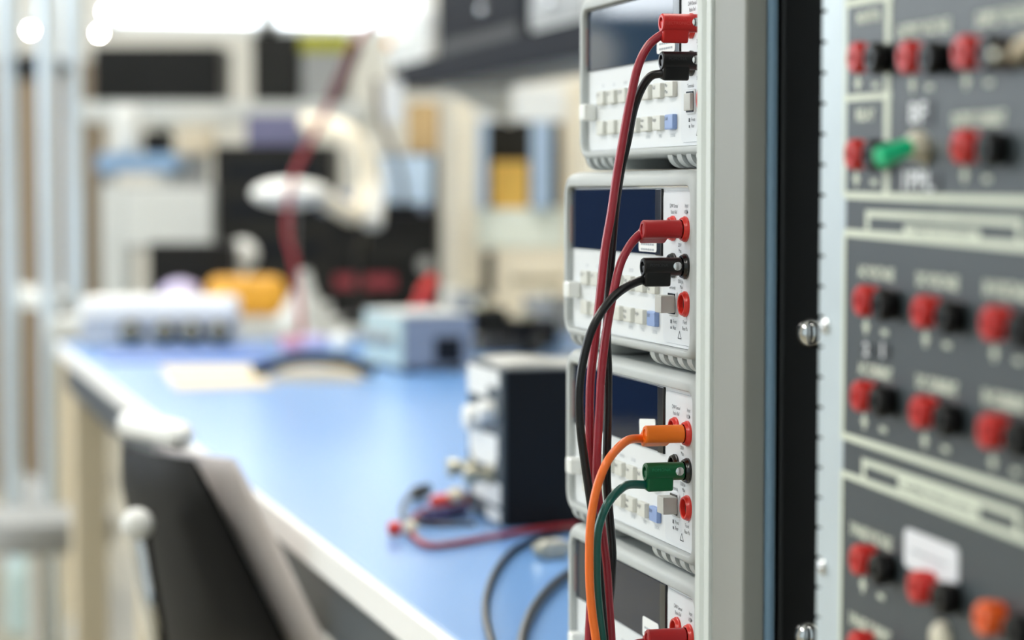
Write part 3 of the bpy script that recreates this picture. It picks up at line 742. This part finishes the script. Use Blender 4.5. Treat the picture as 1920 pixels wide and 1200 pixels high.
# ------------------------------------------------------------------ far end of the bench
def abox(name, label, cat, px0, px1, py0, py1, d, depth, m, on=None, yaw=None, bev=.004, group=None, part='body'):
    """a box whose nearest face spans the given pixels at distance d; `depth` away from the camera; returns (thing, w, h)"""
    a = at(px0, py1, d); b = at(px1, py0, d)
    w = (px1 - px0) / F * d; h = (py1 - py0) / F * d
    c = at((px0 + px1) / 2, py1, d); z = on if on is not None else c.z
    if on is not None: h = at(px0, py0, d).z - on
    t = thing(name, label, cat, (c.x, c.y, z), (0, 0, -PI / 2 + 0 if yaw is None else yaw), group)
    t.rotation_euler = (0, 0, math.atan2(RGT.y, RGT.x) + (yaw or 0))
    obj(part, box(B(), (-w / 2, 0, 0), (w / 2, depth, h), bev), m, t)
    return t, w, h

# small grey box instrument (its bluish shading put into the case colour)
c1, c2 = bz(752, 700), bz(694, 697)
t = thing('power_supply', 'small pale grey bench instrument behind the black module on the blue mat', 'instrument', (c1.x, c1.y, OBZ), (0, 0, .10))
obj('case', box(B(), (-.20, .004, .008), (0, .12, .088), .004), M['bluegrey'], t)
obj('front_plate', box(B(), (-.20, 0, .008), (0, .004, .088), .001), M['teal'], t)
obj('top_cover', box(B(), (-.20, .0, .0885), (0, .12, .0915), .001), M['lgrey'], t)
obj('side_shadow', box(B(), (.0002, .055, .014), (.0015, .10, .055)), M['slate'], t)  # dark plate paints the shadow shape on the case side
for i in range(4): obj('foot', lathe(B(), [(.009, 0), (.009, .0075), (0, .008)], ((-.18, -.02)[i % 2], (.02, .10)[i // 2], 0), (0, 0, 1), 12), M['black'], t)
for i in range(3): obj('knob', lathe(B(), [(.012, 0), (.011, .012), (0, .0125)], (-.16 + i * .055, -.0002, .05), (0, -1, 0), 14), M['grey'], t)

# long white instrument with four knobs
t, w_, h_ = abox('knob_console', 'long white topped console with a row of four dark knobs at the far bench end', 'instrument', 150, 436, 600, 648, 4.25, .10, mat('console_grey', (186, 192, 202), .5), on=OBZ)
obj('top_cover', box(B(), (-w_ / 2 - .003, -.005, h_ + .0005), (w_ / 2 + .003, .102, h_ + .040), .008), mat('console_white', (250, 250, 248), .5), t)
for px in (247, 310, 360, 412):
    u = ((px - 150) / 286 - .5) * w_
    k_ = obj('knob', lathe(B(), [(.021, 0), (.020, .014), (.016, .018), (0, .019)], (u, -.0003, h_ * .56), (0, -1, 0), 20), M['dark'], t)
    obj('knob_cap', lathe(B(), [(.012, 0), (.009, .004), (0, .005)], (u, -.0195, h_ * .56 + .002), (0, -1, 0), 16), M['nickel'], k_)
t = tag(obj('tray', box(B(), (-.13, -.14, 0), (.13, .14, .004), .002), mat('console_shade_blue', (58, 108, 190), .4)), 'dark blue tray in front of the white console', 'tray'); q = bz(345, 668); t.location = (q.x, q.y, OBZ); t.rotation_euler = (0, 0, PH * 0)  # thin blue slab paints the console's shadow and reflection on the mat
# buff card and black strap arch
q = [bz(x, y) for x, y in ((300, 690), (480, 688), (512, 726), (330, 732))]
b = B(); loft(b, [[v for v in q], [v + Vector((0, 0, .003)) for v in q]], True, True)
tag(obj('buff_folder', b, M['buff'], smooth=False), 'flat buff folder lying on the blue mat in front of the strap', 'folder')
dq = 3.55
b = B(); arch = [at(x, y, dq) for x, y in ((474, 706), (500, 690), (540, 677), (585, 672), (635, 677), (675, 687), (702, 704))]
for v in arch: v.z = max(v.z, OBZ + .0105)
tag(obj('cable_arch', tube(B(), spline(arch, 6), .010, 10), M['black']), 'black flexible hose bent in a low arch over the buff block', 'hose')
b = B(); pts = [(-.07, 0), (.07, 0), (.056, .012), (.03, .018), (-.03, .018), (-.056, .012)]
loft(b, [[(x, 0, z) for x, z in pts], [(x, .06, z) for x, z in pts]], True, True)
q = bz(590, 716); o = tag(obj('foam_block', b, M['buff']), 'rounded buff foam block under the black hose arch', 'foam block'); o.location = (q.x, q.y, OBZ); o.rotation_euler = (0, 0, math.atan2(RGT.y, RGT.x))
# white ball standing in for a specular highlight, and pink foam
t = thing('highlight_ball', 'bright white round cap on a short stem near the bench middle', 'knob')  # no real cap or knob: ball standing in for a specular highlight
q = bz(640, 672); b = B(); ball(b, q + Vector((0, 0, .028)), .019); obj('cap', b, M['white'], t); obj('highlight_stem', tube(B(), [q, q + Vector((0, 0, .014))], .008, 10), M['dark'], t)  # cap and stem only stand in for the highlight
for i, (px, py, sx_, mm, lab) in enumerate(((548, 655, .022, 'pink', 'magenta pink foam piece left of the other pink foam'), (590, 650, .034, 'lilac', 'pale lilac foam piece beside the white round cap'))):  # the white round cap is the highlight ball
    q = bz(px, py); o = tag(obj('foam_piece', box(B(), (-sx_, -.02, 0), (sx_, .02, .022), .008, 3), M[mm]), lab, 'foam'); o.location = (q.x, q.y, OBZ)

# ------------------------------------------------------------------ far bench beyond
FZ = .76
fc = at(420, 560, 5.9)
fb = thing('far_bench', 'white topped bench beyond the far end of the blue bench', 'workbench', (fc.x, fc.y, 0), (0, 0, math.atan2(RGT.y, RGT.x)))
obj('bench_top', box(B(), (-.30, -.72, FZ - .04), (.585, 1.0, FZ), .004), M['lgrey'], fb)
for lx in (-.29, .51):
    for ly in (-.68, .9): obj('leg', box(B(), (lx, ly, 0), (lx + .06, ly + .06, FZ - .041), .004), M['leg'], fb)
fz = FZ + .0005
# shelf over the far bench
zs = at(300, 190, 6.4).z
sh = thing('overhead_shelf', 'light grey shelf on posts above the far white bench', 'shelf', (at(400, 190, 6.4).x, at(400, 190, 6.4).y, 0), (0, 0, math.atan2(RGT.y, RGT.x)))
obj('shelf_board', box(B(), (-.36, 0, zs - .055), (.42, .35, zs), .004), M['lgrey'], sh)
for lx in (-.20, .36): obj('post', box(B(), (lx, .28, FZ + .0005), (lx + .04, .32, zs - .056), .003), M['lgrey'], sh)
abox('equipment_case', 'wide black equipment case on the left of the overhead shelf', 'equipment case', 174, 414, 86, 186, 6.42, .25, M['black'], on=zs + .0006)
abox('equipment_case', 'dark upright equipment case at the middle of the overhead shelf', 'equipment case', 474, 560, 62, 186, 6.42, .22, M['dark'], on=zs + .0006)
t, w_, h_ = abox('storage_box', 'grey storage box with an olive lid on the overhead shelf', 'box', 566, 650, 98, 186, 6.42, .22, M['grey'], on=zs + .0006)
obj('lid', box(B(), (-w_ / 2 - .004, -.004, h_ + .0004), (w_ / 2 + .004, .224, h_ + .05), .003), M['olive'], t)
# instruments on the far bench
t, w_, h_ = abox('equipment_tower', 'black instrument tower in the middle of the far bench', 'instrument', 402, 625, 272, 560, 5.95, .3, M['black'], on=fz)
obj('front_plate', box(B(), (-w_ / 2 + .01, -.004, .02), (w_ / 2 - .01, -.0004, h_ - .02), .001), M['dark'], t)
for v in (.3, .55, .8): obj('drive_bay', box(B(), (-w_ / 2 + .03, -.007, h_ * v), (w_ / 2 - .03, -.0045, h_ * v + .03), .001), M['slate'], t)
obj('handle', tube(B(), spline([(w_ * .2, -.0075, h_ * .25), (w_ * .2, -.03, h_ * .25), (w_ * .2, -.03, h_ * .72), (w_ * .2, -.0075, h_ * .72)], 4), .006, 8), M['chrome'], t)
tz = fz + h_ + .0006
abox('parts_carton', 'violet grey parts carton on top of the black tower', 'carton', 462, 562, 214, 272, 5.98, .2, M['violet'], on=tz)
t, w_, h_ = abox('monitor', 'pale screened monitor standing on the far bench', 'monitor', 232, 394, 352, 462, 5.6, .03, M['lgrey'])
obj('bezel', box(B(), (-w_ / 2 - .008, .0305, -.008), (w_ / 2 + .008, .05, h_ + .008), .003), M['grey'], t)
zz_ = t.location.z
obj('stand', box(B(), (-.03, .035, fz - zz_ + .015), (.03, .055, 0)), M['dark'], t)
obj('base', box(B(), (-.11, -.03, fz - zz_), (.11, .12, fz - zz_ + .0148), .004), M['dark'], t)
abox('power_brick', 'low black instrument in front of the pale monitor', 'instrument', 278, 440, 456, 560, 5.4, .1, M['black'], on=fz)
abox('paper_tray', 'light blue paper tray on risers at the left of the far bench', 'paper tray', 182, 330, 288, 322, 6.05, .2, mat('tray_pale_blue', (142, 176, 214), .5))
PT = bpy.data.objects['paper_tray']
for lx in (-.09, .09): obj('riser', box(B(), (lx - .012, .05, fz - PT.location.z), (lx + .012, .15, -.0003)), M['grey'], PT)
pz = PT.location.z + (322 - 288) / F * 6.05 + .0006
abox('canister', 'white canister on the light blue paper tray', 'canister', 212, 258, 200, 288, 6.08, .06, M['white'], on=pz, bev=.02)
abox('desk_speaker', 'small black desk speaker on the light blue paper tray', 'speaker', 266, 320, 244, 288, 6.08, .08, M['black'], on=pz, bev=.012)
abox('white_carton', 'white carton under the paper tray on the far bench', 'carton', 192, 240, 345, 552, 5.85, .12, M['lgrey'], on=fz)
abox('beige_carton', 'beige carton below the overhead shelf between tray and tower', 'carton', 330, 398, 240, 290, 6.3, .1, M['buff'])
BC = bpy.data.objects['beige_carton']
obj('pedestal', box(B(), (-.03, .02, fz - BC.location.z), (.03, .09, -.0003)), M['grey'], BC)
# things between both benches, on the far bench front
t = thing('yellow_pouch', 'orange yellow padded pouch on the far bench', 'pouch'); q = at(463, 545, 5.3); q.z = fz
b = B(); box(b, (q.x - .045, q.y - .09, fz), (q.x + .045, q.y + .088, fz + .09), .03, 5); obj('pouch', b, M['yellow'], t)
t = thing('plastic_bag', 'pale lilac plastic bag left of the yellow pouch', 'bag'); q = at(338, 545, 5.3); q.z = fz
b = B(); ball(b, q + Vector((0, 0, .042)), .05, (1, 1, .78), 18)
for v in b.verts: v.co += Vector((random.uniform(-.004, .004), random.uniform(-.004, .004), random.uniform(-.002, .004)))
obj('bag', b, M['lilac'], t)
t = thing('globe_bottle', 'white round topped bottle behind the yellow pouch', 'bottle'); q = at(455, 520, 5.55); q.z = fz
b = B(); lathe(b, [(.035, 0), (.035, .06), (.014, .08), (.014, .10)], q, (0, 0, 1), 18); obj('bottle', b, M['lgrey'], t)
b = B(); ball(b, q + Vector((0, 0, .132)), .037); obj('stopper', b, M['white'], t)
t = thing('funnel', 'pale grey cone shaped funnel on the far bench right of the pouch', 'funnel'); q = at(570, 590, 4.95); q.z = fz
obj('cone', lathe(B(), [(.062, 0), (.060, .01), (.022, .075), (.012, .115), (0, .116)], q, (0, 0, 1), 20), M['lgrey'], t)

# magnifier lamp
t = thing('magnifier_lamp', 'white magnifier lamp with an oval head on a curved cream arm', 'lamp')
dm = 4.75; c = at(546, 363, dm)
b = B(); ball(b, c, .082, (1, 1, .36), 20); obj('lamp_head', b, M['white'], t)
arm = [at(x, y, d_) for x, y, d_ in ((612, 372, dm), (668, 400, dm + .05), (690, 350, dm + .1), (684, 290, dm + .1), (655, 250, dm + .1), (612, 236, dm + .15), (575, 228, dm + .2))]
obj('arm', tube(B(), spline([arm[0], at(640, 392, dm + .02)] + arm[1:], 6), .020, 12), M['creamwood'], t)
obj('spring_cover', tube(B(), spline([at(698, 420, dm + .06), at(702, 330, dm + .12), at(680, 262, dm + .12)], 6), .022, 12), M['white'], t)
g_ = at(674, 560, dm + .22); g_.z = fz; obj('pole', tube(B(), spline([at(692, 412, dm + .07), at(684, 440, dm + .14), at(678, 470, dm + .2), g_ + Vector((0, 0, .06)), g_ + Vector((0, 0, .02))], 4), .010, 10), M['dark'], t)
obj('base', lathe(B(), [(.042, 0), (.042, .015), (.02, .02), (0, .02)], g_, (0, 0, 1), 20), M['dark'], t)

# dark power supplies with red stripe
t, w_, h_ = abox('amplifier', 'black amplifier with a dark red stripe on the far bench', 'instrument', 620, 822, 400, 556, 5.3, .28, M['black'], on=fz)
obj('stripe', box(B(), (-w_ / 2 + .01, -.003, h_ * .27), (w_ * .1, -.0004, h_ * .40), .001), mat('stripe_red', (128, 44, 54), .5), t)
obj('display', box(B(), (-w_ / 2 + .02, -.003, h_ * .55), (w_ * .35, -.0004, h_ * .72), .001), M['dark'], t)
obj('knob', lathe(B(), [(.018, 0), (.016, .015), (0, .016)], (w_ * .38, -.0005, h_ * .5), (0, -1, 0), 16), M['grey'], t)
az = fz + h_ + .0006
t, w_, h_ = abox('scope_screen', 'light blue fronted oscilloscope on the black amplifier', 'oscilloscope', 706, 820, 288, 400, 5.32, .2, M['slate'], on=az)
obj('screen', box(B(), (-w_ / 2 + .006, -.003, .022), (w_ / 2 - .012, -.0004, h_ - .004), .001), M['lightblue'], t)
obj('knob', lathe(B(), [(.012, 0), (.011, .012), (0, .013)], (w_ / 2 - .03, -.0005, .013), (0, -1, 0), 12), M['bluegrey'], t)
abox('tan_carton', 'tan carton on top of the light blue oscilloscope', 'carton', 764, 820, 192, 288, 5.36, .15, mat('tan_kraft', (176, 150, 108), .7), on=az + h_ + .0006)
t, w_, h_ = abox('grey_meter', 'grey panel meter on the left of the black amplifier', 'instrument', 600, 700, 385, 425, 5.26, .03, M['bluegrey'])
t.location.z = az
# red clamps in front
t = thing('spring_clamp', 'red spring clamp standing on the blue bench near the far instruments', 'clamp'); q = bz(757, 640); q.z = OBZ
b = B(); tube(b, spline([q + Vector((0, 0, .004)), q + Vector((0, .01, .04)), q + Vector((0, .03, .075))], 5), .010, 10); obj('jaw', b, M['redmid'], t)
b = B(); tube(b, spline([q + Vector((0, .05, .07)), q + Vector((.01, .035, .09)), q + Vector((.01, .06, .12))], 5), .012, 10); obj('handle', b, M['redmid'], t)
obj('pin', tube(B(), [q + Vector((0, .03, .066)), q + Vector((.0, .05, .076))], .006, 8), M['chrome'], t)

# clutter behind the black module: dark coiled leads, meters
for i, (px, py, wd, hh, mm, nm, lab) in enumerate((
    (905, 655, .075, .075, 'dark', 'adapter_block', 'dark adapter block behind the black module'),
    (985, 650, .085, .05, 'slate', 'adapter_block', 'slate adapter block behind the black module, nearest the multimeters'),
    (1030, 625, .07, .075, 'grey', 'terminal_box', 'grey terminal box nearly hidden by the multimeter stack'),
    (880, 628, .05, .085, 'grey', 'terminal_box', 'small grey terminal box behind the dark adapter block'))):
    q = bz(px, py)
    t = thing(nm, lab, 'box', (q.x, q.y, OBZ), (0, 0, .2 * i))
    obj('body', box(B(), (-wd * .6, -wd * .5, 0), (wd * .6, wd * .5, hh), .005), M[mm], t)
    obj('top_knob', lathe(B(), [(.014, 0), (.013, .012), (0, .013)], (0, 0, hh + .0003), (0, 0, 1), 14), M['nickel'], t)
t = thing('coiled_lead', 'coiled black lead lying behind the black module', 'cable')
q = bz(958, 668); pts = [q + Vector((.055 * math.cos(a) + .004 * math.sin(3 * a), .055 * math.sin(a), .006 + .0035 * a / PI + .002 * math.sin(2 * a))) for a in [i * PI / 8 for i in range(70)]]
obj('cable', tube(B(), pts, .0032, 8), M['wireblack'], t)
t = thing('brass_cap', 'round brass cap on the bench behind the black module', 'cap'); q = bz(917, 663)
obj('cap', lathe(B(), [(.018, 0), (.020, .01), (.018, .03), (.008, .034), (0, .034)], q + Vector((0, -.03, 0)), (0, 0, 1), 18), M['nickel'], t)

# ------------------------------------------------------------------ shelf over the blue bench
YS = .95
zsh = onY(900, 118, YS).z
xs0, xs1 = onY(735, 100, YS).x, -1.9
s = thing('bench_shelf', 'slate shelf running above the blue bench', 'shelf', (0, YS, zsh))
obj('fascia', box(B(), (xs0, 0, -.018), (xs1, .02, .030), .002), M['slate'], s)
obj('shelf_board', box(B(), (xs0, .0205, -.018), (xs1, .18, .012), .002), mat('shelf_brown', (128, 120, 106), .6), s)
for xx in (xs0 + .25, -2.4):
    b = B(); loft(b, [[(xx, .03, -.0185), (xx, .175, -.0185), (xx, .175, -.09)], [(xx + .03, .03, -.0185), (xx + .03, .175, -.0185), (xx + .03, .175, -.09)]], True, True)
    obj('bracket', b, M['creamwood'], s)
obj('upright', box(B(), (-2.4, .1805, OBZ - zsh), (-2.35, .22, .3), .003), M['creamwood'], s)
for xx in (xs0 + .06, xs0 + .9): obj('hanger_rod', tube(B(), [(xx, .171, .0125), (xx, .171, ZC - zsh)], .006, 8), M['lgrey'], s)
def on_shelf(name, label, cat, px0, px1, hh, m, Yo=.02, dep=.135, part='body'):
    x0_, x1_ = onY(px0, 100, YS + Yo).x, onY(px1, 100, YS + Yo).x
    t = thing(name, label, cat, ((x0_ + x1_) / 2, YS + Yo, zsh + .0306))
    w2 = abs(x1_ - x0_) / 2
    obj(part, box(B(), (-w2, 0, 0), (w2, dep, hh), .006, 3), m, t); return t, w2
t, w2 = on_shelf('white_instrument', 'white instrument on the far left end of the slate shelf', 'instrument', 725, 800, .105, M['white'])
obj('front_plate', box(B(), (-w2 + .01, -.003, .012), (w2 - .01, -.0004, .09), .001), M['lgrey'], t)
for i in range(3): obj('knob', lathe(B(), [(.012, 0), (.011, .012), (0, .013)], (-w2 + .06 + i * .07, -.0032, .05), (0, -1, 0), 14), M['white'] if i else mat('knob_orange', (224, 164, 90), .4), t)
t, w2 = on_shelf('black_amplifier', 'black instrument on the slate shelf right of the white one', 'instrument', 822, 985, .16, M['slate'])
obj('front_plate', box(B(), (-w2 + .01, -.003, .03), (w2 - .01, -.0004, .15), .001), M['slate'], t)
obj('foot_bar', box(B(), (-w2 + .02, -.006, .002), (w2 - .02, -.0034, .026), .001), M['black'], t)
for (u, v) in ((.60, .06), (.62, .125)): obj('knob', lathe(B(), [(.010, 0), (.009, .010), (0, .012)], (w2 * (u * 2 - 1), -.0034, v), (0, -1, 0), 14), M['chrome'], t)
t, w2 = on_shelf('parts_cabinet', 'light grey parts drawer on the slate shelf beside the multimeter stack', 'drawer unit', 995, 1100, .15, M['lgrey'])
for v in (.01, .08): dr = obj('drawer', box(B(), (-w2 + .008, -.004, v), (w2 - .008, -.0004, v + .062), .002), M['grey'], t); obj('knob', lathe(B(), [(.009, 0), (.008, .01), (0, .011)], (0, -.0042, v + .03), (0, -1, 0), 12), M['chrome'], dr)
# hanging red cable
t = thing('hanging_cable', 'long dark red cable hanging from the white shelf instrument', 'cable')
pr = [(770, 14, 4.45), (735, 26, 4.42), (695, 48, 4.4), (662, 90, 4.4), (640, 140, 4.4), (615, 200, 4.4), (580, 270, 4.4), (555, 320, 4.4), (542, 375, 4.4), (540, 440, 4.4), (552, 490, 4.4)]
last = at(552, 490, 4.4); 
pts = [at(*q) for q in pr] + [at(560, 560, 4.4), at(566, 628, 4.35)]
obj('cable', tube(B(), spline(pts, 6), .0062, 10), M['redwire'], t)
b = B(); tube(b, spline([at(668, 82, 4.39), at(645, 140, 4.39), at(622, 190, 4.39)], 4), .013, 10); obj('sleeve', b, mat('sleeve_maroon', (84, 28, 38), .5), t)
t = thing('hanging_tag', 'white tag hanging below the left end of the slate shelf', 'tag')
a = at(738, 150, 4.5); bq = at(738, 228, 4.5)
obj('tag', box(B(), (-.018, -.004, -.08), (.018, .004, 0), .003), M['white'], t); t.location = a; t.rotation_euler = (0, 0, math.atan2(RGT.y, RGT.x))
obj('string', tube(B(), [(0, 0, .0005), (0, 0, .04)], .002, 6), M['dark'], t)
t = thing('hanging_leads', 'brown leads hanging below the left end of the slate shelf', 'cable')
obj('cable', tube(B(), spline([at(705, 150, 4.6), at(712, 220, 4.6), at(735, 280, 4.6), at(752, 330, 4.6), at(758, 380, 4.6)], 6), .006, 8), mat('lead_brown', (76, 62, 55), .6), t)

# ------------------------------------------------------------------ cream hutch behind the shelf
dh = 5.05
hp = thing('storage_hutch', 'cream storage hutch standing behind the slate shelf', 'cabinet', (at(960, 357, dh).x, at(960, 357, dh).y, 0), (0, 0, math.atan2(RGT.y, RGT.x)))
def hx(px): return (px - 960) / F * dh
def hz(py): return at(960, py, dh).z
obj('side_panel', box(B(), (hx(850), 0, 0), (hx(893), .45, hz(150)), .003), M['creamwood'], hp)
obj('side_panel', box(B(), (hx(1060), 0, 0), (hx(1100), .45, hz(150)), .003), M['creamwood'], hp)
obj('top_rail', box(B(), (hx(893) + .0003, .004, hz(228)), (hx(1060) - .0003, .03, hz(163)), .003), M['white'], hp)
obj('blue_post', box(B(), (hx(896), -.02, hz(392)), (hx(914), -.0003, hz(230)), .002), M['lightblue'], hp)
obj('blue_post', box(B(), (hx(996), -.02, hz(392)), (hx(1034), -.0003, hz(230)), .002), M['lightblue'], hp)
obj('shelf_panel', box(B(), (hx(893) + .0003, .004, hz(465)), (hx(1060) - .0003, .42, hz(392)), .003), mat('panel_sage', (232, 238, 226), .5), hp)
obj('lower_door', box(B(), (hx(893) + .0003, .006, .05), (hx(1060) - .0003, .03, hz(466)), .003), M['creamwood'], hp)
obj('door_slot', box(B(), (hx(906), .003, hz(556)), (hx(926), .0057, hz(472)), .001), M['dark'], hp)
obj('hinge_rail', box(B(), (hx(960), .003, hz(530)), (hx(1058), .0057, hz(520)), .001), mat('rail_olive', (140, 130, 100), .5), hp)
obj('back_panel', box(B(), (hx(893) + .0003, .43, .05), (hx(1060) - .0003, .445, hz(160)), .001), M['dark'], hp)
t, w_, h_ = abox('gold_box', 'golden yellow box on the hutch shelf', 'box', 921, 990, 303, 391, dh + .1, .1, M['gold'])
t.location.z = hz(392) + .0006

# ------------------------------------------------------------------ aluminium frame rack at the left
al = thing('wire_rack', 'bright aluminium frame rack with three visible posts left of the bench', 'rack')
dp = 5.6
for (px, dd) in ((20, dp), (92, dp - .2), (141, dp + .35), (18, dp + 1.0)):
    q = at(px, 600, dd); q.z = 0; b = B(); box(b, (-.017, -.017, 0), (.017, .017, 2.2), .004); o = obj('post', b, M['postblue'], al); o.location = q
    o.rotation_euler = (0, 0, PH)
qa, qb, qc, qd = [at(x, 600, d_) for x, d_ in ((20, dp), (92, dp - .2), (141, dp + .35), (18, dp + 1.0))]
for zz, mm, th_ in ((at(50, 125, dp).z, 'slate', .022), (at(50, 575, dp).z, 'lgrey', .02), (.25, 'grey', .02)):
    b = B(); cen = (qa + qb + qc + qd) / 4; L_ = []
    for q in (qa, qb, qc, qd):
        v = cen + (q - cen) * .93; L_.append(Vector((v.x, v.y, zz)))
    loft(b, [L_, [v + Vector((0, 0, th_)) for v in L_]], True, True); obj('shelf', b, M[mm], al, smooth=False)
for (px, py, lab) in ((57, 57, 'small bright spot lamp beside the left rack post'), (126, 22, 'small bright spot lamp above the middle rack posts'), (198, 22, 'small bright spot lamp highest above the black equipment case'), (186, 62, 'small bright spot lamp just above the black equipment case')):
    q = at(px, py, 6.6 if py != 62 else 7.0); t = thing('spot_lamp', lab, 'lamp', q, group='small spot lamps at the far left')
    b = B(); ball(b, (0, 0, 0), .006, n=12); obj('bulb', b, M['bulb'], t)
    obj('holder', lathe(B(), [(.012, .007), (.016, .05), (.006, .055), (0, .055)], (0, 0, 0), (0, 0, 1), 14), M['frame'], t)
    obj('hanging_rod', tube(B(), [(0, 0, .056), (0, 0, ZC - q.z)], .004, 6), M['frame'], t)
abox('filing_cabinet', 'tall brown cabinet standing behind the aluminium frame rack', 'cabinet', -60, 166, 112, 700, 8.2, .4, mat('cabinet_brown', (128, 112, 92), .6), on=.0005)
# bins and casters on the floor at lower left
t = thing('rolling_stool', 'chrome footed rolling stool on the floor at the lower left', 'stool', (at(72, 1100, 4.75).x, at(72, 1100, 4.75).y, 0))
for i in range(5):
    a_ = 2 * PI * i / 5 + .4; d_ = Vector((math.cos(a_), math.sin(a_), 0))
    lg = obj('leg', tube(B(), [d_ * .03 + Vector((0, 0, .10)), d_ * .20 + Vector((0, 0, .075))], .016, 10), M['chrome'], t)
    b = B(); c_ = d_ * .21 + Vector((0, 0, .031)); lathe(b, [(.030, -.014), (.030, .014)], c_, Vector((-d_.y, d_.x, 0)), 16); obj('caster', b, M['teal'], lg)
obj('column', tube(B(), [(0, 0, .09), (0, 0, .329)], .02, 12), M['chrome'], t)
obj('seat', lathe(B(), [(.15, .33), (.16, .35), (.155, .39), (0, .395)], (0, 0, 0), (0, 0, 1), 24), M['grey'], t)
for (px, py, d_, r_, h_, mm, lab) in ((52, 1150, 5.6, .05, .2, 'teal', 'pale teal jug on the floor at the lower left corner'), (160, 1130, 5.25, .035, .12, 'lightblue', 'small light blue bottle on the floor beside the bench leg')):
    q = at(px, py, d_); t = thing('floor_bottle', lab, 'bottle', (q.x, q.y, 0))
    obj('bottle', lathe(B(), [(r_, 0), (r_, h_ * .7), (r_ * .5, h_ * .85), (r_ * .5, h_)], (0, 0, 0), (0, 0, 1), 18), M[mm], t)
    obj('cap', lathe(B(), [(r_ * .55, h_ + .0003), (r_ * .55, h_ + .02), (0, h_ + .021)], (0, 0, 0), (0, 0, 1), 14), M['white'], t)

# ------------------------------------------------------------------ chair pulled up to the bench
def surf(bm, A, Bq, Cq, D, bulge, thick, n=12):
    """slab through corners A (top far) B (top near) C (bottom near) D (bottom far), bulging along its normal"""
    nrm = (Bq - A).cross(D - A).normalized(); g = []
    def row(off):
        G = []
        for i in range(n + 1):
            R_ = []
            for j in range(n + 1):
                u, v = i / n, j / n
                p = (A.lerp(Bq, u)).lerp(D.lerp(Cq, u), v)
                e = min(1, 6 * min(u, 1 - u) + .25) * min(1, 6 * min(v, 1 - v) + .25)
                R_.append(p + nrm * (bulge * math.sin(PI * u) * (0.6 + .4 * math.sin(PI * v)) + off * e))
            G.append(R_)
        return G
    f_, k_ = row(thick / 2), row(-thick / 2)
    fv = [[bm.verts.new(p) for p in r] for r in f_]; kv = [[bm.verts.new(p) for p in r] for r in k_]
    for i in range(n):
        for j in range(n):
            bm.faces.new((fv[i][j], fv[i + 1][j], fv[i + 1][j + 1], fv[i][j + 1])); bm.faces.new((kv[i][j], kv[i][j + 1], kv[i + 1][j + 1], kv[i + 1][j]))
    for i in range(n):
        bm.faces.new((fv[i][0], kv[i][0], kv[i + 1][0], fv[i + 1][0])); bm.faces.new((fv[i][n], fv[i + 1][n], kv[i + 1][n], kv[i][n]))
        bm.faces.new((fv[0][i], fv[0][i + 1], kv[0][i + 1], kv[0][i])); bm.faces.new((fv[n][i], kv[n][i], kv[n][i + 1], fv[n][i + 1]))
    return bm
ch = thing('task_chair', 'black backed task chair pulled up to the blue bench', 'chair')
A, B_, C_, D_ = at(228, 826, 2.25), at(362, 862, 1.95), at(556, 1250, 1.92), at(318, 1250, 2.2)
obj('backrest', surf(B(), A, B_, C_, D_, -.02, .022), M['leather'], ch, angle=70)
o_ = Vector((.0, .031, .0))
obj('back_pad', surf(B(), A + o_, B_ + o_ * 1.1, C_ + o_, D_ + o_, -.02, .022), M['fabric'], ch, angle=70)
top = [A.lerp(B_, u) + (Vector((0, .006, .016))) for u in (0, .2, .4, .6, .78)]
obj('top_highlight', tube(B(), spline(top, 5), [.006] + [.013] * 19 + [.005], 12), M['white'], ch)  # white tube paints the bright reflection on the backrest's top edge
obj('side_bar', tube(B(), spline([at(258, 985, 2.0), at(270, 1060, 2.0), at(286, 1150, 2.0), at(300, 1240, 2.02)], 5), .0085, 12), M['chrome'], ch)
b = B(); ball(b, at(257, 983, 1.99), .014); obj('bar_cap', b, M['white'], ch)
sc_ = (C_ + D_) / 2 + Vector((0, .12, -.06))
obj('seat', box(B(), (sc_.x - .21, sc_.y - .10, .43), (sc_.x + .21, sc_.y + .28, .49), .03, 4), M['leather'], ch)
obj('back_bracket', box(B(), (sc_.x - .03, (C_.y + D_.y) / 2 - .035, .44), (sc_.x + .03, (C_.y + D_.y) / 2 - .022, .58), .004), M['black'], ch)
obj('gas_column', tube(B(), [(sc_.x, sc_.y + .08, .09), (sc_.x, sc_.y + .08, .43)], .025, 14), M['chrome'], ch)
for i in range(5):
    a_ = 2 * PI * i / 5 + .2; d_ = Vector((math.cos(a_), math.sin(a_), 0)); c_ = Vector((sc_.x, sc_.y + .08, 0))
    lg = obj('leg', tube(B(), [c_ + d_ * .02 + Vector((0, 0, .10)), c_ + d_ * .26 + Vector((0, 0, .07))], .02, 10), M['black'], ch)
    b = B(); lathe(b, [(.03, -.014), (.03, .014)], c_ + d_ * .27 + Vector((0, 0, .031)), Vector((-d_.y, d_.x, 0)), 16); obj('caster', b, M['black'], lg)

# ------------------------------------------------------------------ every thing's origin at its own base
bpy.context.view_layer.update()
def tree(o):
    yield o
    for c in o.children: yield from tree(c)
for o in [o for o in COL.objects if o.parent is None and 'category' in o and o.location.length < 1e-6 and tuple(o.rotation_euler) == (0, 0, 0)]:
    pts = [ob.matrix_world @ v.co for ob in tree(o) if ob.type == 'MESH' for v in ob.data.vertices]
    if not pts: continue
    lo = Vector([min(p[i] for p in pts) for i in range(3)]); hi = Vector([max(p[i] for p in pts) for i in range(3)])
    base = Vector(((lo.x + hi.x) / 2, (lo.y + hi.y) / 2, lo.z))
    o.location = base
    if o.type == 'MESH': o.data.transform(Matrix.Translation(-base))
    for c in o.children: c.location = c.location - base
